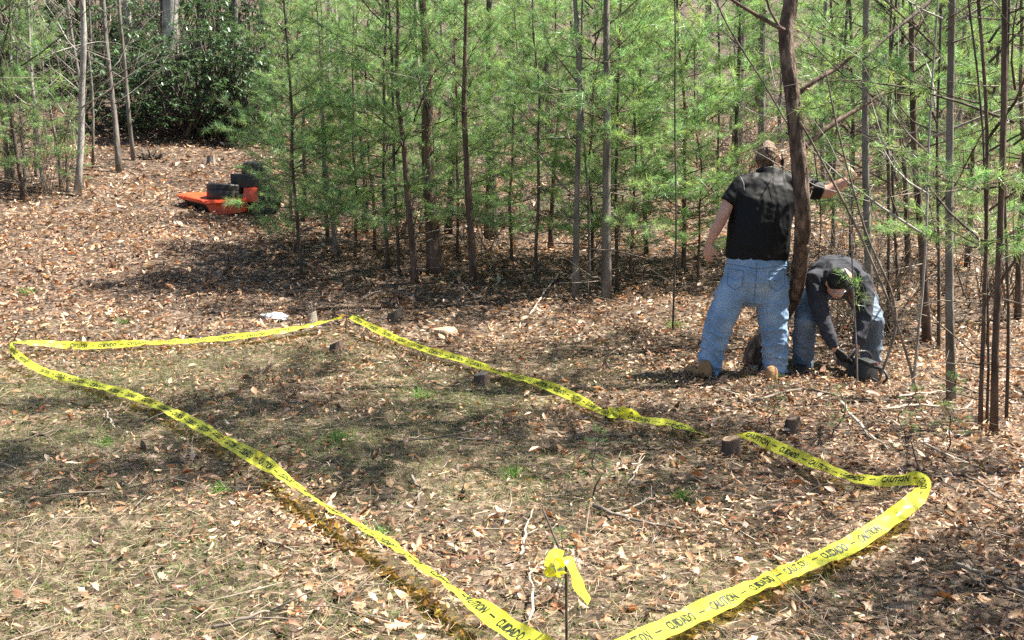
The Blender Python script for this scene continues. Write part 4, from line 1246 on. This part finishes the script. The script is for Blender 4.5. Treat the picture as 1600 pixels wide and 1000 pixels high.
# ------------------------------------------------------------------ red brush mower
def mower():
    base = at(352, 336)
    Y = base.y
    e = empty('brush_mower', base, 'orange red walk behind brush mower parked under the pine boughs', 'mower')
    red = noise_mat('mower_red', (.58, .06, .018), (.74, .10, .03), 9, .38, .15, 60, spec=.5)
    blk = noise_mat('mower_black', (.012, .012, .013), (.035, .034, .034), 18, .5, .2, 60, spec=.4)
    tyre = noise_mat('tyre_rubber', (.022, .022, .021), (.06, .057, .05), 30, .85, .4, 80)
    rim = noise_mat('rim_grey', (.20, .21, .22), (.38, .39, .40), 12, .45, metallic=.3)
    mets = noise_mat('mower_steel', (.10, .10, .10), (.2, .2, .2), 20, .45, metallic=.6)
    u = Y / F_PX                                   # metres per photo pixel here
    def L(px, py, dy): return P(px, py, Y + dy) - base
    # deck: a shallow flared pan; rear (facing us) panel, left wing, top plate and skirt, with thickness
    def panel(name, pts, mat, t=.012):
        bm = bmesh.new()
        vs = [bm.verts.new(p) for p in pts]
        f = bm.faces.new(vs); bm.normal_update()
        r = bmesh.ops.extrude_face_region(bm, geom=[f])
        bmesh.ops.translate(bm, verts=[v for v in r['geom'] if isinstance(v, bmesh.types.BMVert)], vec=-f.normal * t)
        bmesh.ops.bevel(bm, geom=bm.edges[:], offset=.003, segments=1, affect='EDGES')
        return bm_obj(name, bm, mat, e, smooth=False)
    panel('deck_side', [L(320, 318, 0), L(335, 340, .02), L(384, 330, .10), L(384, 314, .06)], red)
    panel('deck_lip', [L(317, 315, -.02), L(320, 319, -.035), L(384, 315, .03), L(384, 311, .05)], red)
    panel('deck_wing', [L(276, 304, .30), L(281, 310, .28), L(321, 319, -.012), L(317, 313, -.005)], red)
    panel('deck_plate', [L(278, 304, .35), L(318, 315, .0), L(384, 312, .07), L(384, 304, .75), L(300, 301, .8)], red)
    panel('deck_skirt', [L(278, 306, .32), L(319, 318, .015), L(334, 340, .035), L(318, 336, .3)], blk)
    panel('deck_end', [L(384.5, 313, .06), L(384.5, 331, .11), L(386, 322, .7), L(386, 304, .7)], red)
    bm = bmesh.new(); bm_lathe(bm, [(.24, -.03), (.262, .0), (.262, .12), (.258, .125), (.266, .13), (.264, .19), (.245, .21), (.19, .215), (.17, .195), (.05, .195)], 36)
    o = bm_obj('belt_drum', bm, blk, e, loc=L(352, 311, .34))
    o.rotation_euler = (R(-4), R(3), 0)
    bm = bmesh.new(); bm_box(bm, (0, 0, 0), (.24, .5, .20), bevel=.02, taper=(.8, .9))
    bm_obj('gear_housing', bm, red, e, loc=L(398, 304, .38))
    def wheel(px, py, dy, r=.20, w=.13, yaw=R(62)):
        h = link('wheel', None, parent=e, loc=L(px, py, dy)); h.rotation_euler = (0, 0, 0)
        q = Quaternion((0, 0, 1), yaw - math.pi / 2) @ Quaternion((1, 0, 0), math.pi / 2)
        bm = bmesh.new(); bm_lathe(bm, [(r * .56, -w * .42), (r * .8, -w * .5), (r * .95, -w * .4), (r, -w * .18), (r, w * .18), (r * .95, w * .4), (r * .8, w * .5), (r * .56, w * .42)], 32)
        for k in range(18):
            a = k * 2 * math.pi / 18
            for sg in (-1, 1):
                bm_box(bm, (math.cos(a + sg * .08) * r, math.sin(a + sg * .08) * r, sg * w * .2), (.022, .028, w * .38), Quaternion((0, 0, 1), a))
        t = bm_obj('tyre', bm, tyre, h); t.rotation_mode = 'QUATERNION'; t.rotation_quaternion = q
        bm = bmesh.new(); bm_lathe(bm, [(r * .58, -w * .4), (r * .55, -w * .25), (r * .2, -w * .12), (r * .2, -w * .3), (.01, -w * .3)], 24)
        bm_lathe(bm, [(r * .58, w * .4), (r * .55, w * .25), (r * .2, w * .12), (r * .2, w * .38), (.01, w * .38)], 24)
        t = bm_obj('rim', bm, rim, h); t.rotation_mode = 'QUATERNION'; t.rotation_quaternion = q
    wheel(419, 313, .15); wheel(402, 303, .75)
    bm = bmesh.new()
    bm_box(bm, (0, 0, 0), (.42, .42, .20), bevel=.04)
    bm_box(bm, (.02, 0, .15), (.34, .34, .12), bevel=.05)
    bm_box(bm, (-.24, -.05, .03), (.14, .22, .16), bevel=.03)
    bm_obj('engine', bm, blk, e, loc=L(398, 283, .45))
    bm = bmesh.new(); bm_lathe(bm, [(.16, 0), (.17, .01), (.17, .06), (.13, .09), (.02, .09)], 24)
    bm_obj('recoil_cover', bm, blk, e, loc=L(398, 262, .45))
    bm = bmesh.new(); bm_lathe(bm, [(.03, 0), (.034, .005), (.034, .02), (.02, .025)], 16)
    bm_obj('fuel_cap', bm, noise_mat('cap_yellow', (.6, .5, .2), (.7, .6, .3), 5, .5), e, loc=L(414, 262, .3))
    for dx in (-.18, .18):
        m = MB(); p0 = L(430, 285, .45) + Vector((0, dx, 0))
        m.tube(catmull([p0 + Vector((-.25, 0, -.05)), p0 + Vector((.1, 0, .1)), p0 + Vector((.55, 0, .38)), p0 + Vector((.85, 0, .42))], 6), .013, 8)
        link('handlebar', m.mesh('handlebar'), blk, e)
    m = MB(); m.tube([L(386, 326, .3), L(402, 318, .35), L(420, 313, .3)], .03, 8)
    link('axle', m.mesh('axle'), mets, e)
mower()

def dark_root():
    b = at(232, 248); m = MB(); r = np.random.default_rng(8)
    for k in range(26):
        a = r.uniform(0, 6.28); d = np.array([math.cos(a), math.sin(a) * .5, r.uniform(.1, 1)]); L = r.uniform(.12, .28)
        p = np.array([r.normal(0, .06), r.normal(0, .05), -.02])
        m.tube([p, p + d * L * .5 + r.normal(0, .03, 3), p + d * L + r.normal(0, .04, 3)], [.03, .02, .006], 5)
    tag(link('upturned_root', m.mesh('upturned_root'), M['bark_dark'], loc=b), 'dark tangled root clump on the bank above the left clearing', 'root')
dark_root()

# ------------------------------------------------------------------ people
def organic(name, chains, mat, parent, voxel=.011, smooth=6, fold=None, loc=None):
    """chains: list of (points, radii[(a,b)] or r, side vector); united into one continuous skin"""
    m = MB()
    for pts, rad, *sd in chains:
        pts = [Vector(p) for p in pts]
        rad = [(q, q) if not isinstance(q, tuple) else q for q in rad]
        side = sd[0] if sd else None
        # rounded ends
        d0 = (pts[0] - pts[1]).normalized(); d1 = (pts[-1] - pts[-2]).normalized()
        e0, e1 = min(rad[0]), min(rad[-1])
        flat0, flat1 = (sd[1] if len(sd) > 1 else (False, False))
        P_, R_ = list(pts), list(rad)
        if not flat0:
            P_ = [pts[0] + d0 * e0 * .95, pts[0] + d0 * e0 * .6] + P_; R_ = [(rad[0][0] * .3, rad[0][1] * .3), (rad[0][0] * .8, rad[0][1] * .8)] + R_
        if not flat1:
            P_ = P_ + [pts[-1] + d1 * e1 * .6, pts[-1] + d1 * e1 * .95]; R_ = R_ + [(rad[-1][0] * .8, rad[-1][1] * .8), (rad[-1][0] * .3, rad[-1][1] * .3)]
        m.tube(P_, R_, 18, side)
    me = m.mesh(name)
    o = bpy.data.objects.new(name, me); COL.objects.link(o)
    md = o.modifiers.new('r', 'REMESH'); md.mode = 'VOXEL'; md.voxel_size = voxel
    md2 = o.modifiers.new('s', 'SMOOTH'); md2.iterations = smooth; md2.factor = .5
    dg = bpy.context.evaluated_depsgraph_get()
    nm = bpy.data.meshes.new_from_object(o.evaluated_get(dg))
    bpy.data.objects.remove(o); bpy.data.meshes.remove(me)
    nm.name = name
    if fold:
        n = len(nm.vertices)
        co = np.empty(n * 3, np.float32); nm.vertices.foreach_get('co', co); co = co.reshape(-1, 3)
        no = np.empty(n * 3, np.float32); nm.vertices.foreach_get('normal', no); no = no.reshape(-1, 3)
        d = np.array([fold(Vector(c)) for c in co])
        co = co + no * d[:, None]
        nm.vertices.foreach_set('co', co.astype(np.float32).ravel())
    nm.polygons.foreach_set('use_smooth', np.ones(len(nm.polygons), bool))
    nm.update()
    nm.materials.clear()
    ob = link(name, nm, mat, parent)
    return ob

M['skin'] = noise_mat('skin', (.50, .27, .19), (.60, .35, .26), 9, .5, .15, 120, spec=.4)
M['hair'] = noise_mat('hair_brown', (.09, .055, .03), (.36, .24, .15), 60, .45, .9, 140, (1, 1, .4), spec=.5)
M['black_cloth'] = noise_mat('black_knit', (.004, .004, .0045), (.008, .008, .009), 30, .62, .12, 400, spec=.22, bdist=.004)
M['black_trim'] = noise_mat('black_trim', (.006, .006, .007), (.012, .012, .013), 30, .5)
M['grey_trim'] = noise_mat('grey_piping', (.28, .28, .28), (.4, .4, .4), 30, .7)
M['denim'] = noise_mat('denim', (.15, .25, .40), (.36, .48, .63), 5, .85, .08, 200, c3=(.23, .345, .50), detail=5)
M['denim_seam'] = noise_mat('denim_seam', (.10, .17, .28), (.16, .25, .38), 30, .85)
M['denim_dark'] = noise_mat('denim_faded', (.09, .125, .17), (.21, .26, .32), 5, .85, .08, 200)
M['leather'] = noise_mat('tan_boot', (.24, .13, .055), (.38, .22, .10), 12, .6, .3, 60)
M['dark_boot'] = noise_mat('dark_boot', (.02, .018, .016), (.05, .045, .04), 14, .55, .3, 60)
M['grey_cloth'] = noise_mat('charcoal_knit', (.03, .031, .04), (.06, .062, .075), 9, .85, .4, 260)
M['glove'] = noise_mat('black_glove', (.01, .01, .011), (.025, .025, .027), 30, .6, .3, 120)

def hand(chains, wrist, d, palm_n, side, curl, size=.19, rad=.0095):
    """palm and five fingers into chains; d along the hand, palm_n out of the palm, side towards the thumb"""
    d, pn, sd = Vector(d).normalized(), Vector(palm_n).normalized(), Vector(side).normalized()
    k = size / .19
    chains.append(([wrist - d * .03, wrist, wrist + d * .045 * k, wrist + d * .09 * k], [(.028, .024), (.028, .02), (.042 * k, .018 * k), (.041 * k, .014 * k)], sd))
    for f, (off, ln) in enumerate(((.030, .072), (.010, .080), (-.011, .075), (-.031, .06))):
        p = wrist + d * (.085 * k) + sd * off * k
        dd = d.copy(); pts = [p - d * .015]
        for seg in (.45, .32, .23):
            ang = curl * (.55 if seg == .45 else 1.0) + .06 * f
            ax = dd.cross(pn); ax.normalize()
            dd = Quaternion(ax, ang) @ dd
            pts.append(pts[-1] + dd * ln * seg * k * 1.15)
        chains.append((pts, [rad * k, rad * k, rad * .92 * k, rad * .8 * k], sd))
    p = wrist + d * .02 * k + sd * .026 * k
    td = (d * .75 + sd * .65 + pn * .35).normalized()
    chains.append(([p - td * .01, p + td * .032 * k, p + td * .05 * k + (d * .02 + pn * .008) * k, p + td * .055 * k + (d * .045 + pn * .018) * k], [.014 * k, .0125 * k, .011 * k, .009 * k], pn))

def fold_fn(ax, amp, fine, seed):
    o = Vector((seed * 3.1, seed * 1.7, seed))
    def f(c):
        w = noise.noise(c * 3 + o) * .6
        q = Vector((c.x * ax[0] + c.z * ax[2] * .35 + w, c.y * ax[1], c.z * ax[2] + w)) + o
        a = (1 - min(1, abs(noise.noise(q)) * 2.6)) ** 2
        b = (1 - min(1, abs(noise.noise(q * 2.1 + o)) * 2.6)) ** 2
        return amp * (a * 1.1 + b * .5 - .45) + fine * noise.noise(c * 30 + o)
    return f

def man_standing():
    fl, fr = at(1103, 590), at(1212, 600)
    Y = 7.62
    base = Vector((P(1160, 590, Y).x, Y, tzf(P(1160, 590, Y).x, Y)))
    e = empty('person', base, 'man in black polo and blue jeans seen from behind, gripping a pole', 'person')
    L = lambda px, py, dy=0.0: P(px, py, Y + dy) - base
    X = Vector((1, 0, 0)); Yv = Vector((0, 1, 0))
    sk = []
    # torso core, neck, head (bent forward, away from us)
    sk.append(([L(1182, 440), L(1185, 380), L(1196, 320, .02), L(1204, 285, .05)], [(.17, .12), (.18, .12), (.18, .11), (.10, .07)], X))
    sk.append(([L(1203, 285, .06), L(1202, 268, .09), L(1202, 255, .12)], [(.062, .062), (.058, .058), (.058, .062)], X))
    sk.append(([L(1200, 262, .13), L(1199, 250, .13), L(1199, 240, .14), L(1199, 233, .14)], [(.062, .075), (.074, .092), (.074, .094), (.05, .07)], X))
    sk.append(([L(1199, 262, .2), L(1199, 256, .22)], [(.05, .045), (.045, .04)], X))          # jaw and face side
    sk.append(([L(1218, 253, .13), L(1219, 248, .13), L(1218, 244, .13)], [(.008, .017), (.01, .02), (.007, .014)], X))   # right ear
    sk.append(([L(1180, 253, .13), L(1179, 248, .13), L(1180, 244, .13)], [(.008, .017), (.01, .02), (.007, .014)], X))
    sk.append(([L(1199, 254, .245), L(1199, 257, .262)], [(.014, .014), (.016, .016)], X))     # nose
    # left arm hanging out
    sk.append(([L(1156, 290, .03), L(1140, 312, .0), L(1129, 338, -.03), L(1118, 360, -.02), L(1109, 379, .0)], [.058, .053, .048, .042, .029], X))
    hand(sk, L(1108, 381, 0), L(1106, 400, .02) - L(1109, 379, 0), (.6, .5, 0), (.5, -.6, .1), .38, .2, .0105)
    # right arm reaching out to the pole
    sk.append(([L(1258, 292, .05), L(1280, 300, .05), L(1296, 299, .03), L(1308, 291, .02), L(1319, 284, .0)], [.06, .057, .052, .046, .034], Yv))
    hand(sk, L(1320, 283, 0), L(1331, 273, .0) - L(1319, 284, 0), (.25, .9, .1), (-.55, 0, .8), 1.25, .19, .0105)
    # hips and legs inside the jeans, feet
    sk.append(([L(1165, 440), L(1130, 510), L(1111, 575)], [.08, .06, .045]))
    sk.append(([L(1200, 440), L(1208, 510), L(1213, 580)], [.08, .06, .045]))
    organic('body', sk, M['skin'], e, .008, 4)
    # hair cap with short ragged edge
    r = np.random.default_rng(4)
    hr = [([L(1200, 259, .095), L(1199, 248, .10), L(1199, 238, .12), L(1199, 231, .14)], [(.064, .05), (.079, .075), (.08, .09), (.055, .075)], X)]
    organic('hair', hr, M['hair'], e, .008, 3, lambda c: .006 * noise.noise(c * 45) + .004 * noise.noise(c * 110))
    # locks of hair
    hb = MB(); c0 = L(1199, 246, .12)
    for k in range(420):
        d = np.array(r.normal(0, 1, 3)); d /= np.linalg.norm(d)
        if d[2] < -.55 or (d[1] > .5 and d[2] < .1): continue
        p = np.array(c0) + d * [.078, .09, .085]
        t = np.cross(d, [r.normal(0, .3), 1, r.normal(0, .3)]); t /= np.linalg.norm(t); t = t * r.choice([-1, 1]); t[2] -= .5
        hb.tube([p, p + t * .012 + d * .006, p + t * .028 + d * .004], [.0035, .003, .0008], 3)
    link('hair_locks', hb.mesh('hair_locks'), M['hair'], e)
    # polo shirt
    sh = [([L(1183, 404), L(1184, 385), L(1188, 350, .0), L(1194, 318, .01), L(1203, 292, .03), L(1205, 276, .055)], [(.246, .175), (.247, .18), (.243, .178), (.245, .165), (.225, .125), (.10, .085)], X, (True, False)),
          ([L(1205, 280, .06), L(1203, 268, .09)], [(.085, .078), (.07, .07)], X),
          ([L(1180, 288, .03), L(1158, 292, .02), L(1147, 305, .01), L(1137, 318, -.01)], [(.095, .085), (.085, .08), (.075, .074), (.072, .068)], X, (False, True)),
          ([L(1225, 288, .05), L(1256, 291, .05), L(1270, 296, .05), L(1284, 299, .045)], [(.085, .095), (.08, .085), (.072, .075), (.07, .068)], Yv, (False, True))]
    f1 = fold_fn((4, 4, 2.2), .009, .003, 1)
    organic('polo_shirt', sh, M['black_cloth'], e, .009, 3, f1)
    organic('collar', [([L(1183, 268, .06), L(1192, 264, .025), L(1204, 263, .015), L(1216, 265, .03), L(1223, 270, .07)], [(.012, .019)] * 5, Vector((0, -1, .3)))], M['black_trim'], e, .006, 2)
    organic('shoulder_piping', [([L(1157, 276, -.055), L(1162, 286, -.085), L(1163, 297, -.10)], [(.004, .003)] * 3, X)], M['grey_trim'], e, .004, 1)
    m = MB(); m.tube([L(1213, 264, .015), L(1205, 280, -.062), L(1198, 292, -.125)], [.004, .004, .004], 5)
    link('neck_cord', m.mesh('neck_cord'), M['black_trim'], e)
    bm = bmesh.new(); bmesh.ops.create_icosphere(bm, subdivisions=3, radius=1)
    for v in bm.verts: v.co = Vector((v.co.x * .016, v.co.y * .034, v.co.z * .042))
    bm_obj('ear_muff', bm, M['black_trim'], e, loc=L(1222, 252, .14))
    m = MB(); m.tube([L(1221, 247, .14), L(1224, 258, .12), L(1222, 268, .10)], .005, 6)
    link('ear_muff_band', m.mesh('ear_muff_band'), M['black_trim'], e)
    # jeans
    Lg = lambda px, py, dy=0.0: L(px, py, dy)
    jn = [([L(1183, 402), L(1181, 420), L(1180, 438), L(1179, 452)], [(.236, .165), (.242, .178), (.24, .188), (.20, .15)], X, (True, False)),
          ([L(1155, 438), L(1139, 468), L(1126, 500, -.01), L(1116, 535), L(1110, 560), L(1109, 583)], [(.122, .15), (.118, .145), (.110, .125), (.10, .11), (.092, .10), (.092, .098)], X, (False, True)),
          ([L(1206, 438), L(1207, 468), L(1207, 505, -.01), L(1211, 540), L(1212, 570), L(1214, 602)], [(.125, .15), (.125, .145), (.113, .125), (.098, .108), (.092, .098), (.09, .098)], X, (False, True))]
    fz = fold_fn((5, 5, 9), .015, .004, 5)
    zk = base.z
    def fj(c):
        low = max(0, min(1, (0.42 - c.z) / .42))
        return fz(c) * (.6 + .9 * low) + .006 * low * math.sin(c.z * 75 + 9 * noise.noise(c * 6))
    jo = organic('jeans', jn, M['denim'], e, .008, 3, fj)
    from mathutils.bvhtree import BVHTree
    bt = BVHTree.FromPolygons([v.co for v in jo.data.vertices], [tuple(p.vertices) for p in jo.data.polygons])
    def seam(name, pix, r=.0035):
        pts = []
        pp = [pix[0]]
        for a, b in zip(pix, pix[1:]):
            for t in np.linspace(0, 1, 9)[1:]: pp.append((a[0] + (b[0] - a[0]) * t, a[1] + (b[1] - a[1]) * t))
        for px, py in pp:
            org = CAMV - base; d = ray(px, py).normalized()
            hit = bt.ray_cast(org, d)
            if hit[0] is not None: pts.append(hit[0])
        if len(pts) > 2:
            m = MB(); m.tube(pts, r, 5); link(name, m.mesh(name), M['denim_seam'], e)
    seam('yoke_seam', [(1136, 412), (1183, 420), (1230, 415)])
    seam('back_seam', [(1183, 410), (1181, 440), (1178, 470)])
    seam('back_pocket', [(1138, 420), (1162, 423), (1160, 447), (1148, 453), (1136, 444), (1138, 420)], .004)
    seam('back_pocket', [(1202, 424), (1226, 421), (1226, 446), (1214, 455), (1202, 447), (1202, 424)], .004)
    seam('pocket_stitch', [(1139, 432), (1149, 438), (1160, 433)], .0025)
    seam('pocket_stitch', [(1203, 434), (1214, 440), (1225, 432)], .0025)
    seam('cuff', [(1095, 578), (1110, 581), (1126, 579)], .004)
    seam('cuff', [(1197, 593), (1213, 596), (1230, 593)], .004)
    # boots
    def boot(p, toe, mat):
        toe = Vector(toe).normalized()
        s = Vector((toe.y, -toe.x, 0))
        organic('boot', [([p + Vector((0, 0, .10)) - toe * .03, p + Vector((0, 0, .05)) - toe * .04], [(.05, .055), (.05, .06)], s),
                         ([p + Vector((0, 0, .04)) - toe * .07, p + Vector((0, 0, .045)), p + Vector((0, 0, .04)) + toe * .09, p + Vector((0, 0, .035)) + toe * .17], [(.042, .035), (.046, .045), (.05, .038), (.042, .03)], s)], mat, e, .009, 2)
    boot(fl - base + Vector((-.02, .05, -.01)), (-.45, .8, 0), M['leather'])
    boot(fr - base + Vector((0, .14, -.03)), (.2, 1, 0), M['leather'])
man_standing()

def man_bending():
    fl, fr = at(1254, 582), at(1360, 580)
    Y = (fl.y + fr.y) / 2
    bx = (fl.x + fr.x) / 2
    base = Vector((bx, Y, tzf(bx, Y)))
    e = empty('person', base, 'man in charcoal sweater and dark cap bent over facing us, hands near the ground', 'person')
    L = lambda px, py, dy=0.0: P(px, py, Y + dy) - base
    X = Vector((1, 0, 0)); Yv = Vector((0, 1, 0)); Z = Vector((0, 0, 1))
    sk = []
    sk.append(([L(1306, 432, .35), L(1306, 425, .15), L(1307, 425, -.05), L(1308, 432, -.15)], [(.16, .10), (.17, .10), (.18, .10), (.12, .08)], X))
    sk.append(([L(1308, 434, -.15), L(1309, 441, -.22)], [.055, .055]))
    # head hanging, crown towards us, face down
    hd = Vector((0, -.62, .6)).normalized(); fd = Vector((0, -.6, -.62)).normalized()
    c = L(1308, 441, -.28)
    sk.append(([c - hd * .07, c - hd * .02, c + hd * .04, c + hd * .085], [(.06, .075), (.076, .095), (.074, .09), (.045, .055)], X))
    sk.append(([c + fd * .06 - hd * .05, c + fd * .088 - hd * .02], [(.05, .05), (.04, .035)], X))
    sk.append(([c + fd * .10 + hd * .01, c + fd * .125 - hd * .01], [.012, .016]))
    for s in (-1, 1):
        q = c + Vector((s * .077, 0, 0)) - hd * .01
        sk.append(([q - hd * .02, q + hd * .02], [(.008, .016), (.008, .016)], X))
    # arms
    sk.append(([L(1270, 436, -.10), L(1280, 478, -.18), L(1288, 503, -.22), L(1298, 528, -.25), L(1306, 546, -.27)], [.052, .047, .044, .038, .028]))
    sk.append(([L(1348, 438, -.10), L(1352, 475, -.18), L(1349, 500, -.22), L(1343, 526, -.26), L(1337, 543, -.28)], [.052, .047, .044, .038, .028]))
    sk.append(([L(1288, 440, .3), L(1260, 500, -.04), L(1256, 570, .03)], [.08, .055, .042]))
    sk.append(([L(1326, 440, .3), L(1361, 500, -.04), L(1361, 570, .03)], [.08, .055, .042]))
    organic('body', sk, M['skin'], e, .008, 4)
    # sweater
    sw = [([L(1306, 440, .34), L(1305, 428, .2), L(1306, 424, .05), L(1307, 427, -.08), L(1308, 434, -.16)], [(.19, .12), (.195, .13), (.205, .132), (.20, .12), (.11, .085)], X, (True, False)),
          ([L(1285, 432, -.06), L(1271, 436, -.10), L(1276, 455, -.13), L(1281, 480, -.18), L(1288, 505, -.22), L(1297, 528, -.25), L(1304, 543, -.268)], [(.08, .08), (.082, .08), (.075, .072), (.066, .062), (.06, .058), (.05, .048), (.042, .04)], X, (False, True)),
          ([L(1332, 432, -.06), L(1346, 438, -.10), L(1350, 456, -.13), L(1352, 478, -.18), L(1350, 502, -.22), L(1344, 526, -.26), L(1339, 540, -.278)], [(.08, .08), (.082, .08), (.075, .072), (.066, .062), (.06, .058), (.05, .048), (.042, .04)], X, (False, True))]
    organic('sweater', sw, M['grey_cloth'], e, .009, 3, fold_fn((7, 7, 7), .010, .003, 9))
    # cap
    organic('cap', [([c + hd * .098, c + hd * .06, c + hd * .022 - fd * .004, c - hd * .03 - fd * .05], [(.05, .06), (.08, .095), (.084, .102), (.07, .06)], X)], M['black_trim'], e, .008, 2)
    m = MB(); m.tube([c + Vector((-.05, 0, 0)) + fd * .085 + hd * .0, c + fd * .115 + hd * .0, c + Vector((.05, 0, 0)) + fd * .085 + hd * .0], .005, 5)
    link('safety_glasses', m.mesh('safety_glasses'), M['grey_trim'], e)
    # gloves
    gl = []
    hand(gl, L(1306, 546, -.27), L(1318, 562, -.32) - L(1306, 546, -.27), (.7, .1, -.5), (.3, -.8, .3), .75, .2, .0115)
    organic('glove', gl, M['glove'], e, .007, 2)
    gl = []
    hand(gl, L(1337, 543, -.28), L(1328, 562, -.33) - L(1337, 543, -.28), (-.7, .1, -.5), (-.3, -.8, .3), .75, .2, .0115)
    organic('glove', gl, M['glove'], e, .007, 2)
    # jeans
    jn = [([L(1306, 445, .42), L(1306, 437, .30), L(1306, 435, .22)], [(.18, .14), (.195, .155), (.18, .13)], X),
          ([L(1284, 448, .32), L(1266, 475, .12), L(1258, 505, -.06), L(1256, 540, -.01), L(1255, 572, .03)], [(.105, .12), (.10, .11), (.09, .10), (.082, .088), (.078, .085)], X, (False, True)),
          ([L(1330, 448, .32), L(1353, 475, .12), L(1363, 505, -.06), L(1362, 540, -.01), L(1360, 570, .03)], [(.105, .12), (.10, .11), (.088, .10), (.08, .088), (.075, .085)], X, (False, True))]
    organic('jeans', jn, M['denim_dark'], e, .010, 3, fold_fn((6, 6, 9), .011, .003, 3))
    for p, toe in ((fl - base, Vector((-.25, -1, 0))), (fr - base, Vector((.15, -1, 0)))):
        toe = toe.normalized(); s = Vector((toe.y, -toe.x, 0))
        organic('boot', [([p + Vector((0, .03, .11)), p + Vector((0, .03, .05))], [(.05, .055), (.05, .06)], s),
                         ([p + Vector((0, .03, .04)) - toe * .06, p + Vector((0, .03, .045)), p + Vector((0, .03, .04)) + toe * .09, p + Vector((0, .03, .035)) + toe * .17], [(.042, .035), (.046, .045), (.05, .038), (.042, .03)], s)], M['dark_boot'], e, .009, 2)
    return e
man_bending()

def chainsaw():
    b = at(1345, 596)
    e = empty('chainsaw', b + Vector((0, 0, .02)), 'dark chainsaw with a red patch on the ground under the bending man\'s hands', 'chainsaw')
    dk = noise_mat('saw_dark', (.02, .022, .022), (.05, .052, .052), 10, .45, .15, 50, spec=.4)
    rd = noise_mat('saw_red', (.42, .05, .03), (.55, .08, .04), 10, .45)
    st = noise_mat('saw_steel', (.10, .10, .10), (.2, .2, .2), 20, .4, metallic=.7)
    q = Quaternion((0, 0, 1), R(205)) @ Quaternion((1, 0, 0), R(-8))
    e.scale = (.78, .78, .78)
    def part(name, bm, mat):
        o = bm_obj(name, bm, mat, e); o.rotation_mode = 'QUATERNION'; o.rotation_quaternion = q; return o
    bm = bmesh.new(); bm_box(bm, (0, 0, .10), (.17, .30, .17), bevel=.03, taper=(.8, .85)); bm_box(bm, (0, .05, .19), (.11, .16, .05), bevel=.02)
    part('body', bm, dk)
    bm = bmesh.new(); bm_box(bm, (-.05, .08, .175), (.06, .07, .05), bevel=.01)
    part('cover', bm, rd)
    m = MB(); m.tube(catmull([(-.1, -.02, .05), (-.12, -.03, .2), (-.05, -.04, .27), (.06, -.04, .26), (.10, -.03, .1)], 6), .011, 8)
    o = link('front_handle', m.mesh('front_handle'), dk, e); o.rotation_mode = 'QUATERNION'; o.rotation_quaternion = q
    m = MB(); m.tube(catmull([(0, .14, .17), (0, .25, .18), (0, .32, .12), (0, .26, .05), (0, .14, .05)], 6), .014, 8)
    o = link('rear_handle', m.mesh('rear_handle'), dk, e); o.rotation_mode = 'QUATERNION'; o.rotation_quaternion = q
    bm = bmesh.new(); bm_box(bm, (-.06, -.28, .05), (.007, .28, .07), bevel=.003)
    part('guide_bar', bm, st)
chainsaw()

# small low pine seedlings in the leaves on the right, and the sprig before the bending man
for i, (px, py, s, lab) in enumerate([
        (1475, 712, .28, 'tiny green pine seedling in the leaves left of the double pine'),
        (1415, 700, .22, 'tiny pine seedling above the right tape corner stake'),
        (1300, 690, .2, 'tiny pine seedling right of the small dark stump'),
        (925, 778, .22, 'tiny bluish pine seedling inside the tape near the centre'),
        (1205, 668, .2, 'tiny pine seedling left of the small dark stump'),
        (865, 935, .16, 'tiny bluish seedling just left of the near stake')]):
    pine(at(px, py), (.1, 0, 1), .004, 'sprig', lab, 'pine seedlings in the leaves', s, 500 + i, name='pine_seedling')
def sapling():
    b = at(1340, 604); Y = b.y
    e = empty('pine_sapling', b, 'thin pine sapling with a few green tufts in front of the bending man', 'pine tree')
    L = lambda px, py, dy=0.0: np.array(P(px, py, Y + dy) - b)
    m = MB(); m.tube(catmull([(0, 0, -.03), L(1338, 545), L(1334, 470), L(1331, 400), L(1328, 330), L(1329, 262), L(1326, 200)], 5), np.linspace(.0075, .003, 31), 6)
    link('trunk', m.mesh('trunk'), M['bark_grey'], e)
    r = np.random.default_rng(19); tp, td = [], []
    for px, py, dx in ((1310, 424, -1), (1330, 436, 0), (1341, 438, 1), (1352, 466, 1), (1310, 345, -1), (1345, 300, 1), (1322, 262, -1), (1352, 375, 1)):
        t = L(px, py, r.normal(-.02, .04)); s0 = L(1333, py + 14)
        bb = MB(); bb.tube([s0, (s0 + t) / 2 + [0, 0, .004], t], [.0022, .0018, .0012], 4)
        link('branch', bb.mesh('branch'), M['bark_brown'], e)
        for k in range(2): tp.append(t + r.normal(0, .012, 3)); td.append(t - s0 + r.normal(0, .05, 3))
    link('crown', needle_mesh('crown', np.array(tp), np.array(td), 6, 22), None, e)
sapling()
b, d = lean_of(1278, 420, 1276, 250)
pine(b, d, .006, 'sprig', 'small pine sapling with bright tufts right of the leaning trunk', None, 1.0, 612, 'bark_brown', name='pine_sapling')
